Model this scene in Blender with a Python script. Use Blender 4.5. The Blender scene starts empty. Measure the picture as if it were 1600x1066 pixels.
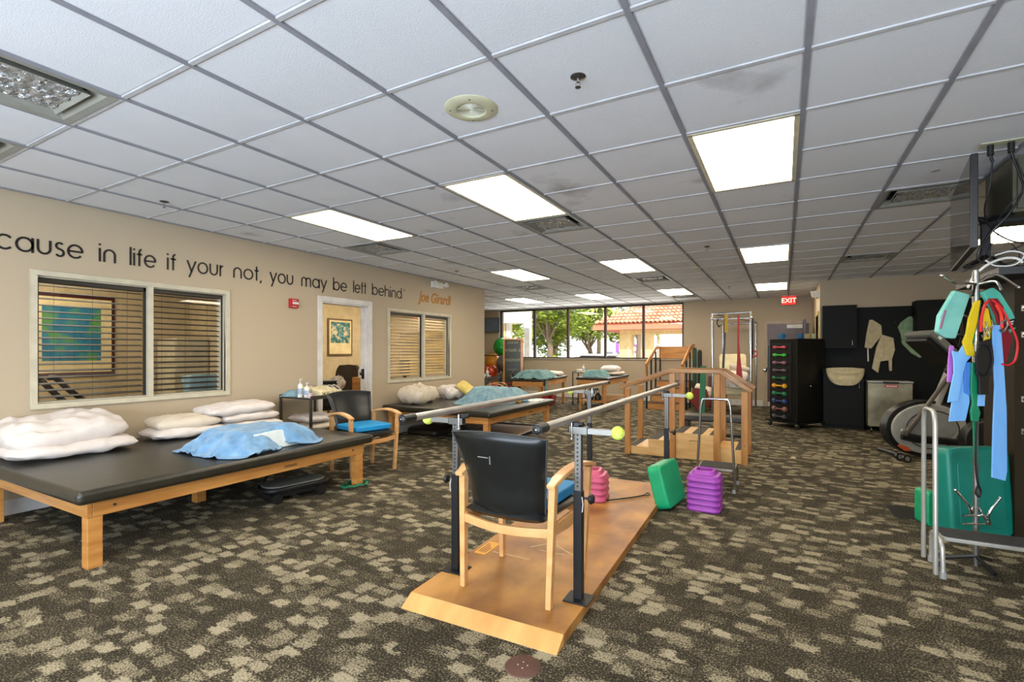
import bpy, bmesh, math, random
from mathutils import Vector, Matrix, noise
R = math.radians
PI = math.pi
S = bpy.context.scene
COL = S.collection
random.seed(7)

# ------------------------------------------------------------------ camera, world, sun, exposure
cam_d = bpy.data.cameras.new('camera')
cam_d.sensor_width = 36.0
cam_d.lens = 36.0 * 768 / 1600
cam_d.shift_y = 17.5 / 1600
cam_d.clip_end = 400
cam = bpy.data.objects.new('camera', cam_d)
COL.objects.link(cam)
cam.location = (0, 0, 1.30)
cam.rotation_euler = (R(90), 0, R(28.95))
S.camera = cam
S.view_settings.view_transform = 'Standard'
S.view_settings.look = 'None'
S.view_settings.gamma = 1.0
S.view_settings.use_curve_mapping = False
S.view_settings.exposure = 0.3

world = bpy.data.worlds.new('world')
S.world = world
world.use_nodes = True
wn = world.node_tree
wn.nodes.clear()
wo = wn.nodes.new('ShaderNodeOutputWorld')
wb = wn.nodes.new('ShaderNodeBackground')
wb.inputs[0].default_value = (0.86, 0.93, 1.0, 1)
wb.inputs[1].default_value = 1.9
wn.links.new(wb.outputs[0], wo.inputs[0])

sun_d = bpy.data.lights.new('sun', 'SUN')
sun_d.energy = 5.0
sun_d.angle = R(1.0)
sun_d.color = (1.0, 0.95, 0.86)
sun = bpy.data.objects.new('sun', sun_d)
COL.objects.link(sun)
sun.rotation_euler = (R(42), 0, R(35))

def area(name, loc, rot, sx, sy, power, color):
    d = bpy.data.lights.new(name, 'AREA')
    d.shape = 'RECTANGLE'
    d.size = sx
    d.size_y = sy
    d.energy = power
    d.color = color
    o = bpy.data.objects.new(name, d)
    COL.objects.link(o)
    o.location = loc
    o.rotation_euler = rot
    return o
# unseen lamp added behind the camera to brighten the near ceiling
NEAR_FILL = area('window_daylight', (-0.6, -2.3, 1.0), (R(128), 0, 0), 6.0, 1.6, 340, (0.72, 0.84, 1.0))
# daylight entering by the window band of the far wall
DAY2 = area('far_window_daylight', (-5.0, 13.1, 1.8), (R(-80), 0, 0), 5.2, 1.2, 60, (1.0, 0.97, 0.9))
LAMP = 12.5

# ------------------------------------------------------------------ materials
def lin(c):
    return tuple(((v / 255.0) / 12.92 if v / 255.0 <= 0.04045 else ((v / 255.0 + 0.055) / 1.055) ** 2.4) for v in c)
MATS = {}
def mat(name, rgb, rough=0.5, metal=0.0, rgb2=None, scale=(8, 8, 8), bump=0.0, bscale=60, spec=0.5, detail=3, coat=0.0, lo=0.35, hi=0.65, sheen=0.0):
    if name in MATS:
        return MATS[name]
    m = bpy.data.materials.new(name)
    m.use_nodes = True
    nt = m.node_tree
    b = nt.nodes['Principled BSDF']
    c = lin(rgb)
    b.inputs['Base Color'].default_value = (*c, 1)
    b.inputs['Roughness'].default_value = rough
    b.inputs['Metallic'].default_value = metal
    b.inputs['Specular IOR Level'].default_value = spec
    b.inputs['Coat Weight'].default_value = coat
    if sheen:
        b.inputs['Sheen Weight'].default_value = sheen
    tc = nt.nodes.new('ShaderNodeTexCoord')
    if rgb2 is None:
        rgb2 = tuple(max(0, v * 0.93) for v in rgb)
    mp = nt.nodes.new('ShaderNodeMapping')
    mp.inputs['Scale'].default_value = scale
    nt.links.new(tc.outputs['Object'], mp.inputs[0])
    n = nt.nodes.new('ShaderNodeTexNoise')
    n.inputs['Scale'].default_value = 1.0
    n.inputs['Detail'].default_value = detail
    nt.links.new(mp.outputs[0], n.inputs['Vector'])
    r = nt.nodes.new('ShaderNodeValToRGB')
    r.color_ramp.elements[0].position = lo
    r.color_ramp.elements[1].position = hi
    r.color_ramp.elements[0].color = (*lin(rgb2), 1)
    r.color_ramp.elements[1].color = (*c, 1)
    nt.links.new(n.outputs['Fac'], r.inputs[0])
    nt.links.new(r.outputs[0], b.inputs['Base Color'])
    if bump:
        n2 = nt.nodes.new('ShaderNodeTexNoise')
        n2.inputs['Scale'].default_value = bscale
        n2.inputs['Detail'].default_value = 4
        nt.links.new(tc.outputs['Object'], n2.inputs['Vector'])
        bp = nt.nodes.new('ShaderNodeBump')
        bp.inputs['Strength'].default_value = bump
        bp.inputs['Distance'].default_value = 0.01
        nt.links.new(n2.outputs['Fac'], bp.inputs['Height'])
        nt.links.new(bp.outputs[0], b.inputs['Normal'])
    MATS[name] = m
    return m
def emit(name, rgb, strength):
    m = bpy.data.materials.new(name)
    m.use_nodes = True
    nt = m.node_tree
    b = nt.nodes['Principled BSDF']
    b.inputs['Base Color'].default_value = (*lin(rgb), 1)
    b.inputs['Emission Color'].default_value = (*lin(rgb), 1)
    b.inputs['Emission Strength'].default_value = strength
    MATS[name] = m
    return m
def glass(name, rough=0.0, tint=(1, 1, 1), refl=0.08):
    m = bpy.data.materials.new(name)
    m.use_nodes = True
    nt = m.node_tree
    nt.nodes.clear()
    o = nt.nodes.new('ShaderNodeOutputMaterial')
    t = nt.nodes.new('ShaderNodeBsdfTransparent')
    t.inputs[0].default_value = (*tint, 1)
    g = nt.nodes.new('ShaderNodeBsdfGlossy')
    g.inputs['Roughness'].default_value = rough
    lw = nt.nodes.new('ShaderNodeLayerWeight')
    lw.inputs[0].default_value = 0.5
    pw = nt.nodes.new('ShaderNodeMath')
    pw.operation = 'POWER'
    pw.inputs[1].default_value = 5.0
    nt.links.new(lw.outputs['Facing'], pw.inputs[0])
    fr = nt.nodes.new('ShaderNodeMapRange')
    fr.inputs['To Min'].default_value = 0.04
    fr.inputs['To Max'].default_value = 0.9
    nt.links.new(pw.outputs[0], fr.inputs['Value'])
    mx = nt.nodes.new('ShaderNodeMixShader')
    nt.links.new(fr.outputs[0], mx.inputs[0])
    nt.links.new(t.outputs[0], mx.inputs[1])
    nt.links.new(g.outputs[0], mx.inputs[2])
    nt.links.new(mx.outputs[0], o.inputs[0])
    MATS[name] = m
    return m

WOOD = mat('maple_wood', (205, 146, 78), 0.38, rgb2=(178, 118, 56), scale=(3, 3, 22), bump=0.03, coat=0.15)
WOODX = mat('maple_wood_lengthwise_y', (205, 146, 78), 0.38, rgb2=(178, 118, 56), scale=(22, 2.5, 22), bump=0.03, coat=0.15)
WOODH = mat('maple_wood_lengthwise_x', (205, 146, 78), 0.38, rgb2=(178, 118, 56), scale=(2.5, 22, 22), bump=0.03, coat=0.15)
PALE = mat('pale_chair_wood', (222, 170, 112), 0.4, rgb2=(206, 150, 92), scale=(8, 8, 14), coat=0.2)
PLY = mat('birch_plywood', (222, 182, 118), 0.45, rgb2=(204, 158, 92), scale=(3, 14, 14), coat=0.1)
OAK = mat('oak_posts', (190, 134, 62), 0.42, rgb2=(166, 108, 44), scale=(12, 12, 2), coat=0.1)
OAKH = mat('oak_rails', (184, 134, 72), 0.42, rgb2=(152, 104, 50), scale=(2, 14, 14), coat=0.1)
VINYL = mat('black_vinyl', (46, 43, 33), 0.36, rgb2=(36, 34, 27), scale=(6, 6, 6), bump=0.06, bscale=25, spec=0.55)
LEATHER = mat('black_leather', (24, 27, 27), 0.32, rgb2=(18, 20, 20), bump=0.05, bscale=35, spec=0.5)
BLACKP = mat('black_plastic', (22, 22, 22), 0.4)
BLACKM = mat('black_metal', (40, 41, 42), 0.38, metal=0.5)
STEEL = mat('steel_tube', (170, 170, 168), 0.28, metal=0.9)
CHROME = mat('chrome', (205, 205, 205), 0.14, metal=1.0)
SATIN = mat('satin_steel_tube', (196, 194, 186), 0.35, metal=0.55)
BRONZE = mat('brushed_grey_steel', (120, 118, 112), 0.35, metal=0.8)
DARKST = mat('dull_steel', (100, 98, 94), 0.4, metal=0.85)
SILV = mat('silver_rail', (190, 187, 182), 0.3, metal=0.7, spec=0.6)
LINEN = mat('white_linen', (224, 216, 210), 0.85, rgb2=(214, 204, 197), bump=0.12, bscale=18)
LINEN2 = mat('cream_linen', (222, 210, 192), 0.85, rgb2=(212, 198, 176), bump=0.12, bscale=18)
YELLOWP = mat('yellow_linen', (226, 204, 120), 0.85, rgb2=(214, 190, 100), bump=0.1, bscale=18)
TOWEL = mat('blue_terry_towel', (128, 172, 208), 0.95, rgb2=(92, 140, 182), scale=(9, 9, 9), bump=0.6, bscale=140, sheen=0.3)
TOWELG = mat('dusty_blue_towel', (140, 172, 184), 0.95, rgb2=(112, 146, 160), scale=(9, 9, 9), bump=0.5, bscale=120)
TEALT = mat('teal_grey_towel', (128, 164, 164), 0.95, rgb2=(104, 142, 144), scale=(9, 9, 9), bump=0.4, bscale=120)
TERRY = mat('cream_terry_cover', (206, 194, 158), 0.95, rgb2=(190, 174, 136), scale=(12, 12, 12), bump=0.5, bscale=90)
TERRYG = mat('green_terry_cover', (146, 172, 136), 0.95, rgb2=(126, 152, 120), scale=(12, 12, 12), bump=0.5, bscale=90)
BLUEC = mat('bright_blue_foam', (20, 146, 208), 0.6, rgb2=(14, 134, 196))
FOAM = mat('white_foam', (214, 228, 232), 0.7)
WALL = mat('wall_paint', (190, 174, 149), 0.8, rgb2=(186, 170, 145), scale=(.6, .6, .6), spec=0.25, bump=0.02, bscale=90)
WALLR = mat('inner_room_paint', (202, 184, 146), 0.8, spec=0.2)
WHITE = mat('white_trim_paint', (226, 222, 216), 0.5)
CREAMF = mat('cream_window_frame', (208, 200, 176), 0.55)
PLASTERW = mat('white_plastic', (232, 230, 222), 0.45)
CREAMP = mat('cream_plastic', (226, 212, 170), 0.5)
INK = mat('black_vinyl_letters', (16, 15, 14), 0.5)
GOLD = mat('gold_letters', (182, 122, 34), 0.5)
RED = mat('red_plastic', (190, 24, 28), 0.45)
PINK = mat('pink_plastic', (204, 88, 122), 0.42)
PURPLE = mat('purple_plastic', (160, 66, 172), 0.42)
GREEN = mat('green_plastic', (14, 166, 110), 0.42)
TEAL = mat('teal_plastic', (16, 128, 112), 0.4)
DARKGREEN = mat('dark_green_rubber', (14, 110, 70), 0.5)
DARKCAB = mat('black_laminate', (14, 17, 15), 0.6, spec=0.2)
BLACKCAB = mat('black_wood_cabinet', (10, 10, 9), 0.4, spec=0.4)
BROWNC = mat('dark_brown_laminate', (42, 33, 15), 0.6, spec=0.15)
GRIP = mat('anti_slip_tread', (70, 66, 58), 0.9, bump=0.3, bscale=150)
ALU = mat('light_aluminium', (180, 176, 166), 0.35, metal=0.7)
SLATD = mat('dark_wood_slat', (20, 14, 9), 0.6)
SLATL = mat('tan_wood_slat', (196, 170, 112), 0.6)
TENNIS = mat('tennis_felt', (206, 226, 96), 0.9, rgb2=(192, 216, 84), bump=0.5, bscale=200)
STAINM = mat('stained_steel', (172, 166, 140), 0.42, metal=0.55, rgb2=(120, 116, 96), scale=(3, 3, 3))
TEE = mat('ceiling_tee_paint', (150, 150, 156), 0.85, spec=0.15)
CEIL = None

def carpet_mat():
    m = bpy.data.materials.new('patterned_loop_carpet')
    m.use_nodes = True
    nt = m.node_tree
    N, L = nt.nodes, nt.links
    b = N['Principled BSDF']
    b.inputs['Roughness'].default_value = 0.95
    b.inputs['Specular IOR Level'].default_value = 0.15
    tc = N.new('ShaderNodeTexCoord')
    mp = N.new('ShaderNodeMapping')
    mp.inputs['Rotation'].default_value = (0, 0, R(6))
    mp.inputs['Scale'].default_value = (9.0, 13.5, 1)
    L.new(tc.outputs['Object'], mp.inputs[0])
    nd = N.new('ShaderNodeTexNoise')
    nd.inputs['Scale'].default_value = 1.3
    nd.inputs['Detail'].default_value = 6
    L.new(mp.outputs[0], nd.inputs['Vector'])
    ml = N.new('ShaderNodeVectorMath')
    ml.operation = 'MULTIPLY_ADD'
    ml.inputs[1].default_value = (.45, .45, 0)
    L.new(nd.outputs['Color'], ml.inputs[0])
    L.new(mp.outputs[0], ml.inputs[2])
    nf = N.new('ShaderNodeTexNoise')
    nf.inputs['Scale'].default_value = 5.5
    nf.inputs['Detail'].default_value = 5
    L.new(mp.outputs[0], nf.inputs['Vector'])
    ml2 = N.new('ShaderNodeVectorMath')
    ml2.operation = 'MULTIPLY_ADD'
    ml2.inputs[1].default_value = (.55, .55, 0)
    L.new(nf.outputs['Color'], ml2.inputs[0])
    L.new(ml.outputs[0], ml2.inputs[2])
    v = N.new('ShaderNodeTexVoronoi')
    v.distance = 'CHEBYCHEV'
    v.inputs['Scale'].default_value = 1.0
    v.inputs['Randomness'].default_value = 0.85
    L.new(ml2.outputs[0], v.inputs['Vector'])
    sp = N.new('ShaderNodeSeparateColor')
    L.new(v.outputs['Color'], sp.inputs[0])
    # soft dark joints between the patches
    edge = N.new('ShaderNodeMapRange')
    edge.inputs['From Min'].default_value = 0.34
    edge.inputs['From Max'].default_value = 0.5
    edge.inputs['To Min'].default_value = 1.0
    edge.inputs['To Max'].default_value = 0.22
    L.new(v.outputs['Distance'], edge.inputs['Value'])
    mu = N.new('ShaderNodeMath')
    mu.operation = 'MULTIPLY'
    L.new(sp.outputs[0], mu.inputs[0])
    L.new(edge.outputs[0], mu.inputs[1])
    pile = N.new('ShaderNodeTexNoise')
    pile.inputs['Scale'].default_value = 120
    pile.inputs['Detail'].default_value = 2
    L.new(tc.outputs['Object'], pile.inputs['Vector'])
    pr = N.new('ShaderNodeMapRange')
    pr.inputs['From Min'].default_value = 0.3
    pr.inputs['From Max'].default_value = 0.7
    pr.inputs['To Min'].default_value = -0.52
    pr.inputs['To Max'].default_value = 0.52
    L.new(pile.outputs['Fac'], pr.inputs['Value'])
    ad = N.new('ShaderNodeMath')
    ad.operation = 'ADD'
    L.new(mu.outputs[0], ad.inputs[0])
    L.new(pr.outputs[0], ad.inputs[1])
    rp = N.new('ShaderNodeValToRGB')
    e = rp.color_ramp.elements
    e[0].position = 0.0
    e[0].color = (*lin((44, 40, 30)), 1)
    e[1].position = 1.0
    e[1].color = (*lin((158, 148, 124)), 1)
    e2 = rp.color_ramp.elements.new(0.32)
    e2.color = (*lin((82, 75, 60)), 1)
    e3 = rp.color_ramp.elements.new(0.55)
    e3.color = (*lin((124, 115, 93)), 1)
    L.new(ad.outputs[0], rp.inputs[0])
    L.new(rp.outputs[0], b.inputs['Base Color'])
    bp = N.new('ShaderNodeBump')
    bp.inputs['Strength'].default_value = 0.7
    bp.inputs['Distance'].default_value = 0.006
    L.new(pile.outputs['Fac'], bp.inputs['Height'])
    L.new(bp.outputs[0], b.inputs['Normal'])
    return m
CARPET = carpet_mat()

def tile_mat():
    m = mat('ceiling_tile', (226, 228, 232), 0.85, rgb2=(222, 224, 228), scale=(2, 2, 2), bump=0.15, bscale=160, spec=0.2)
    nt = m.node_tree
    N, L = nt.nodes, nt.links
    b = N['Principled BSDF']
    src = b.inputs['Base Color'].links[0].from_socket
    tc = N.new('ShaderNodeTexCoord')
    n = N.new('ShaderNodeTexNoise')
    n.inputs['Scale'].default_value = 1.7
    n.inputs['Detail'].default_value = 5
    L.new(tc.outputs['Object'], n.inputs['Vector'])
    r = N.new('ShaderNodeValToRGB')
    r.color_ramp.elements[0].position = 0.66
    r.color_ramp.elements[0].color = (1, 1, 1, 1)
    r.color_ramp.elements[1].position = 0.78
    r.color_ramp.elements[1].color = (0.62, 0.6, 0.58, 1)
    L.new(n.outputs['Fac'], r.inputs[0])
    mx = N.new('ShaderNodeMix')
    mx.data_type = 'RGBA'
    mx.blend_type = 'MULTIPLY'
    mx.inputs[0].default_value = 1.0
    L.new(src, mx.inputs[6])
    L.new(r.outputs[0], mx.inputs[7])
    L.new(mx.outputs[2], b.inputs['Base Color'])
    return m
CEIL = tile_mat()

def platform_mat():
    m = mat('worn_varnished_plywood', (204, 150, 78), 0.4, rgb2=(160, 108, 50), scale=(3, 1.2, 3))
    nt = m.node_tree
    N, L = nt.nodes, nt.links
    b = N['Principled BSDF']
    src = b.inputs['Base Color'].links[0].from_socket
    tc = N.new('ShaderNodeTexCoord')
    n = N.new('ShaderNodeTexNoise')
    n.inputs['Scale'].default_value = 2.4
    n.inputs['Detail'].default_value = 6
    L.new(tc.outputs['Object'], n.inputs['Vector'])
    r = N.new('ShaderNodeValToRGB')
    r.color_ramp.elements[0].position = 0.36
    r.color_ramp.elements[0].color = (*lin((140, 104, 66)), 1)
    r.color_ramp.elements[1].position = 0.58
    r.color_ramp.elements[1].color = (1, 1, 1, 1)
    L.new(n.outputs['Fac'], r.inputs[0])
    mx = N.new('ShaderNodeMix')
    mx.data_type = 'RGBA'
    mx.blend_type = 'MULTIPLY'
    mx.inputs[0].default_value = 0.75
    L.new(src, mx.inputs[6])
    L.new(r.outputs[0], mx.inputs[7])
    L.new(mx.outputs[2], b.inputs['Base Color'])
    rr = N.new('ShaderNodeMapRange')
    rr.inputs['To Min'].default_value = 0.4
    rr.inputs['To Max'].default_value = 0.62
    L.new(n.outputs['Fac'], rr.inputs['Value'])
    L.new(rr.outputs[0], b.inputs['Roughness'])
    return m
PLATM = platform_mat()

# ------------------------------------------------------------------ mesh helpers
class MB:
    """collects shapes into one bmesh"""
    def __init__(self):
        self.bm = bmesh.new()
    def raw(self, vs, fs, M=None):
        v = [self.bm.verts.new(M @ Vector(p) if M else p) for p in vs]
        for f in fs:
            try:
                self.bm.faces.new([v[i] for i in f])
            except ValueError:
                pass
        return self
    def box(self, x0, x1, y0, y1, z0, z1, M=None):
        vs = [(x, y, z) for z in (z0, z1) for y in (y0, y1) for x in (x0, x1)]
        return self.raw(vs, [(0, 2, 3, 1), (4, 5, 7, 6), (0, 1, 5, 4), (2, 6, 7, 3), (0, 4, 6, 2), (1, 3, 7, 5)], M)
    def cbox(self, c, s, M=None):
        return self.box(c[0] - s[0] / 2, c[0] + s[0] / 2, c[1] - s[1] / 2, c[1] + s[1] / 2, c[2] - s[2] / 2, c[2] + s[2] / 2, M)
    def prism(self, poly, d0, d1, axis='y', M=None):
        """poly in the two other axes (x,z for y; y,z for x; x,y for z), from d0 to d1 along axis"""
        def P(a, b, d):
            return {'y': (a, d, b), 'x': (d, a, b), 'z': (a, b, d)}[axis]
        n = len(poly)
        vs = [P(a, b, d0) for a, b in poly] + [P(a, b, d1) for a, b in poly]
        fs = [tuple(range(n)), tuple(range(2 * n - 1, n - 1, -1))] + [(i, (i + 1) % n, n + (i + 1) % n, n + i) for i in range(n)]
        return self.raw(vs, fs, M)
    def tube(self, pts, r, seg=12, closed=False, M=None, flat=None):
        pts = [Vector(p) for p in pts]
        n = len(pts)
        rs = r if isinstance(r, (list, tuple)) else [r] * n
        up = None
        rings = []
        for i in range(n):
            if closed:
                t = (pts[(i + 1) % n] - pts[i - 1]).normalized()
            elif i == 0:
                t = (pts[1] - pts[0]).normalized()
            elif i == n - 1:
                t = (pts[-1] - pts[-2]).normalized()
            else:
                t = ((pts[i + 1] - pts[i]).normalized() + (pts[i] - pts[i - 1]).normalized())
                t = t.normalized() if t.length > 1e-6 else (pts[i + 1] - pts[i]).normalized()
            if up is None:
                up = Vector((0, 0, 1)) if abs(t.z) < 0.9 else Vector((1, 0, 0))
                if flat is not None:
                    up = Vector(flat)
            s = t.cross(up)
            if s.length < 1e-6:
                s = t.cross(Vector((0, 1, 0)))
            s.normalize()
            u = s.cross(t).normalized()
            if flat is None:
                up = u
            rings.append((pts[i], s, u, rs[i]))
        vs = []
        for p, s, u, rr in rings:
            ra, rb = rr if isinstance(rr, (list, tuple)) else (rr, rr)
            for k in range(seg):
                a = 2 * PI * k / seg + (PI / 4 if seg == 4 else 0)
                q = 1.4142 if seg == 4 else 1.0
                vs.append(tuple(p + s * math.cos(a) * ra * q + u * math.sin(a) * rb * q))
        fs = []
        m = n if closed else n - 1
        for i in range(m):
            j = (i + 1) % n
            for k in range(seg):
                l = (k + 1) % seg
                fs.append((i * seg + k, i * seg + l, j * seg + l, j * seg + k))
        if not closed:
            fs.append(tuple(range(seg - 1, -1, -1)))
            fs.append(tuple((n - 1) * seg + k for k in range(seg)))
        return self.raw(vs, fs, M)
    def cyl(self, p0, p1, r, seg=20, M=None):
        return self.tube([p0, p1], r, seg, M=M)
    def lathe(self, prof, seg=24, M=None):
        vs, fs = [], []
        n = len(prof)
        for k in range(seg):
            a = 2 * PI * k / seg
            for r, z in prof:
                vs.append((r * math.cos(a), r * math.sin(a), z))
        for k in range(seg):
            l = (k + 1) % seg
            for i in range(n - 1):
                fs.append((k * n + i, l * n + i, l * n + i + 1, k * n + i + 1))
        if prof[0][0] > 1e-5:
            fs.append(tuple(k * n for k in range(seg - 1, -1, -1)))
        if prof[-1][0] > 1e-5:
            fs.append(tuple(k * n + n - 1 for k in range(seg)))
        self.raw(vs, fs, M)
        return self
    def sphere(self, c, r, seg=20, sq=(1, 1, 1), M=None):
        n = seg // 2
        prof = [(math.sin(PI * i / n) * r, -math.cos(PI * i / n) * r) for i in range(n + 1)]
        T = Matrix.Translation(c) @ Matrix.Diagonal((*sq, 1))
        return self.lathe(prof, seg, M @ T if M else T)
    def grid(self, nx, ny, f, thick=0.0, M=None, closed=True):
        """surface f(u,v)->(x,y,z)"""
        vs = [f(i / (nx - 1), j / (ny - 1)) for j in range(ny) for i in range(nx)]
        fs = [(j * nx + i, j * nx + i + 1, (j + 1) * nx + i + 1, (j + 1) * nx + i) for j in range(ny - 1) for i in range(nx - 1)]
        return self.raw(vs, fs, M)
    def build(self, name, m, parent=None, label=None, bev=0.0, seg=2, smooth=35, sub=0, solid=0.0, weld=True):
        bm = self.bm
        if weld:
            bmesh.ops.remove_doubles(bm, verts=bm.verts, dist=1e-5)
        if bm.faces:
            bmesh.ops.recalc_face_normals(bm, faces=bm.faces)
        me = bpy.data.meshes.new(name)
        bm.to_mesh(me)
        bm.free()
        if m:
            me.materials.append(m)
        o = bpy.data.objects.new(name, me)
        COL.objects.link(o)
        if parent:
            o.parent = parent
        if smooth:
            for p in me.polygons:
                p.use_smooth = True
            me.set_sharp_from_angle(angle=R(smooth))
        if solid:
            md = o.modifiers.new('solid', 'SOLIDIFY')
            md.thickness = solid
        if bev:
            md = o.modifiers.new('bevel', 'BEVEL')
            md.width = bev
            md.segments = seg
            md.limit_method = 'ANGLE'
            md.angle_limit = R(40)
            md.harden_normals = True
        if sub:
            md = o.modifiers.new('sub', 'SUBSURF')
            md.levels = sub
            md.render_levels = sub
        if label:
            o['label'] = label
        return o

def E(name, label, cat, loc=(0, 0, 0), rz=0.0, group=None):
    o = bpy.data.objects.new(name, None)
    o.empty_display_size = 0.1
    COL.objects.link(o)
    o.location = loc
    o.rotation_euler = (0, 0, rz)
    o['label'] = label
    o['category'] = cat
    if group:
        o['group'] = group
    return o
def tag(o, label, cat, group=None, kind=None, loc=None, rot=None):
    o['label'] = label
    o['category'] = cat
    if group:
        o['group'] = group
    if kind:
        o['kind'] = kind
    if loc is not None:
        o.location = loc
    if rot is not None:
        o.rotation_euler = rot
    return o
def struct(o):
    o['kind'] = 'structure'
    return o
def dup(root, loc, rz, label, group=None):
    r = root.copy()
    COL.objects.link(r)
    r.location = loc
    r.rotation_euler = (0, 0, rz)
    r['label'] = label
    if group:
        r['group'] = group
    for ch in list(root.children):
        c = ch.copy()
        COL.objects.link(c)
        c.parent = r
        for g in ch.children:
            d = g.copy()
            COL.objects.link(d)
            d.parent = c
    return r
def arc(cx, cy, r, a0, a1, n=12, ry=None):
    ry = r if ry is None else ry
    return [(cx + r * math.cos(R(a0 + (a1 - a0) * i / n)), cy + ry * math.sin(R(a0 + (a1 - a0) * i / n))) for i in range(n + 1)]
def rrect(x0, x1, z0, z1, r, n=5):
    out = []
    for cx, cz, a in ((x1 - r, z1 - r, 0), (x0 + r, z1 - r, 90), (x0 + r, z0 + r, 180), (x1 - r, z0 + r, 270)):
        out += arc(cx, cz, r, a, a + 90, n)
    return out
def smoothpath(pts, n=8):
    """Catmull-Rom through pts"""
    P = [Vector(p) for p in pts]
    P = [P[0] * 2 - P[1]] + P + [P[-1] * 2 - P[-2]]
    out = []
    for i in range(1, len(P) - 2):
        a, b, c, d = P[i - 1], P[i], P[i + 1], P[i + 2]
        for k in range(n):
            t = k / n
            out.append(0.5 * ((2 * b) + (c - a) * t + (2 * a - 5 * b + 4 * c - d) * t * t + (3 * b - a - 3 * c + d) * t ** 3))
    out.append(P[-2])
    return out
def nz(x, y, z=0.0):
    return noise.noise(Vector((x, y, z)))

# ------------------------------------------------------------------ the room shell
CH = 2.595           # ceiling height
LW = -5.42           # face of the left wall
BW = 13.25           # face of the far wall
G0, G1, T = -0.52, 3.065, 0.6096      # ceiling grid origin and module

fl = MB().box(-9.4, 4.2, -5.2, BW + 0.2, -0.12, 0)
struct(fl.build('floor', CARPET, smooth=0))

vents = {(-3, 2): 'v', (-7, 2): 'v', (2, 3): 'v', (2, 8): 'v', (-3, 9): 'v', (-7, 9): 'v', (-5, -4): 'v', (-7, -4): 'v', (-6, 13): 'v', (-3, 14): 'v'}
lights = [(0, 0), (-3, 0), (-6, 0), (0, 6), (-6, 6), (-3, 6), (0, 12), (-3, 12), (-9, 12), (-6, 12), (4, 6), (0, -6), (-3, -6), (-6, -6), (3, -6)]
lcell = set()
for i, j in lights:
    lcell.add((i, j))
    lcell.add((i, j + 1))
cl = MB()
for i in range(-16, 8):
    for j in range(-14, 18):
        x0, y0 = G0 + i * T, G1 + j * T
        x1, y1 = x0 + T, y0 + T
        if (i, j) in vents or (i, j) in lcell:
            continue
        y1 = min(y1, BW + 0.1)
        if y0 > BW:
            continue
        b = 0.012
        z = CH + 0.006
        # tile face with a small rebated edge
        cl.raw([(x0, y0, z + .008), (x1, y0, z + .008), (x1, y1, z + .008), (x0, y1, z + .008), (x0 + b + .008, y0 + b + .008, z), (x1 - b - .008, y0 + b + .008, z), (x1 - b - .008, y1 - b - .008, z), (x0 + b + .008, y1 - b - .008, z)],
               [(4, 7, 6, 5), (0, 4, 5, 1), (1, 5, 6, 2), (2, 6, 7, 3), (3, 7, 4, 0)])
struct(cl.build('ceiling', CEIL, smooth=0, weld=False))
tg = MB()
for i in range(-16, 9):
    x = G0 + i * T
    tg.box(x - .012, x + .012, -5.1, BW, CH - .001, CH + .012)
o = tg.build('ceiling_grid', TEE, smooth=0)
struct(o)
tg = MB()
for j in range(-13, 18):
    y = G1 + j * T
    if y < BW:
        tg.box(-9.3, 4.1, y - .011, y + .011, CH, CH + .0125)
o = tg.build('ceiling_cross_tees', mat('cross_tee_paint', (196, 196, 198), 0.7, spec=0.2), smooth=0)  # cross tees are a paler grey than the main tees
struct(o)
rf = MB().box(-9.5, 4.3, -5.3, BW + .7, CH + .25, CH + .4)
struct(rf.build('ceiling_slab', WALL, smooth=0))

def wall_x(name, xf, th, ya, yb, holes, m=WALL, z1=CH + .3):
    """wall in the plane x=xf (face), thickness th (signed), with rectangular holes (y0,y1,z0,z1)"""
    ys = sorted({ya, yb, *[h[0] for h in holes], *[h[1] for h in holes]})
    zs = sorted({0.0, z1, *[h[2] for h in holes], *[h[3] for h in holes]})
    w = MB()
    xa, xb = min(xf, xf + th), max(xf, xf + th)
    for a, b in zip(ys, ys[1:]):
        run = None
        for c, d in zip(zs, zs[1:]):
            if any(h[0] - 1e-6 <= a and b <= h[1] + 1e-6 and h[2] - 1e-6 <= c and d <= h[3] + 1e-6 for h in holes):
                if run:
                    w.box(xa, xb, a, b, *run)
                    run = None
                continue
            run = (run[0], d) if run else (c, d)
        if run:
            w.box(xa, xb, a, b, *run)
    o = w.build(name, m, smooth=0)
    return struct(o)
def wall_y(name, yf, th, xa, xb, holes, m=WALL, z1=CH + .3):
    xs = sorted({xa, xb, *[h[0] for h in holes], *[h[1] for h in holes]})
    zs = sorted({0.0, z1, *[h[2] for h in holes], *[h[3] for h in holes]})
    w = MB()
    ya, yb = min(yf, yf + th), max(yf, yf + th)
    for a, b in zip(xs, xs[1:]):
        run = None
        for c, d in zip(zs, zs[1:]):
            if any(h[0] - 1e-6 <= a and b <= h[1] + 1e-6 and h[2] - 1e-6 <= c and d <= h[3] + 1e-6 for h in holes):
                if run:
                    w.box(a, b, ya, yb, *run)
                    run = None
                continue
            run = (run[0], d) if run else (c, d)
        if run:
            w.box(a, b, ya, yb, *run)
    o = w.build(name, m, smooth=0)
    return struct(o)

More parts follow.
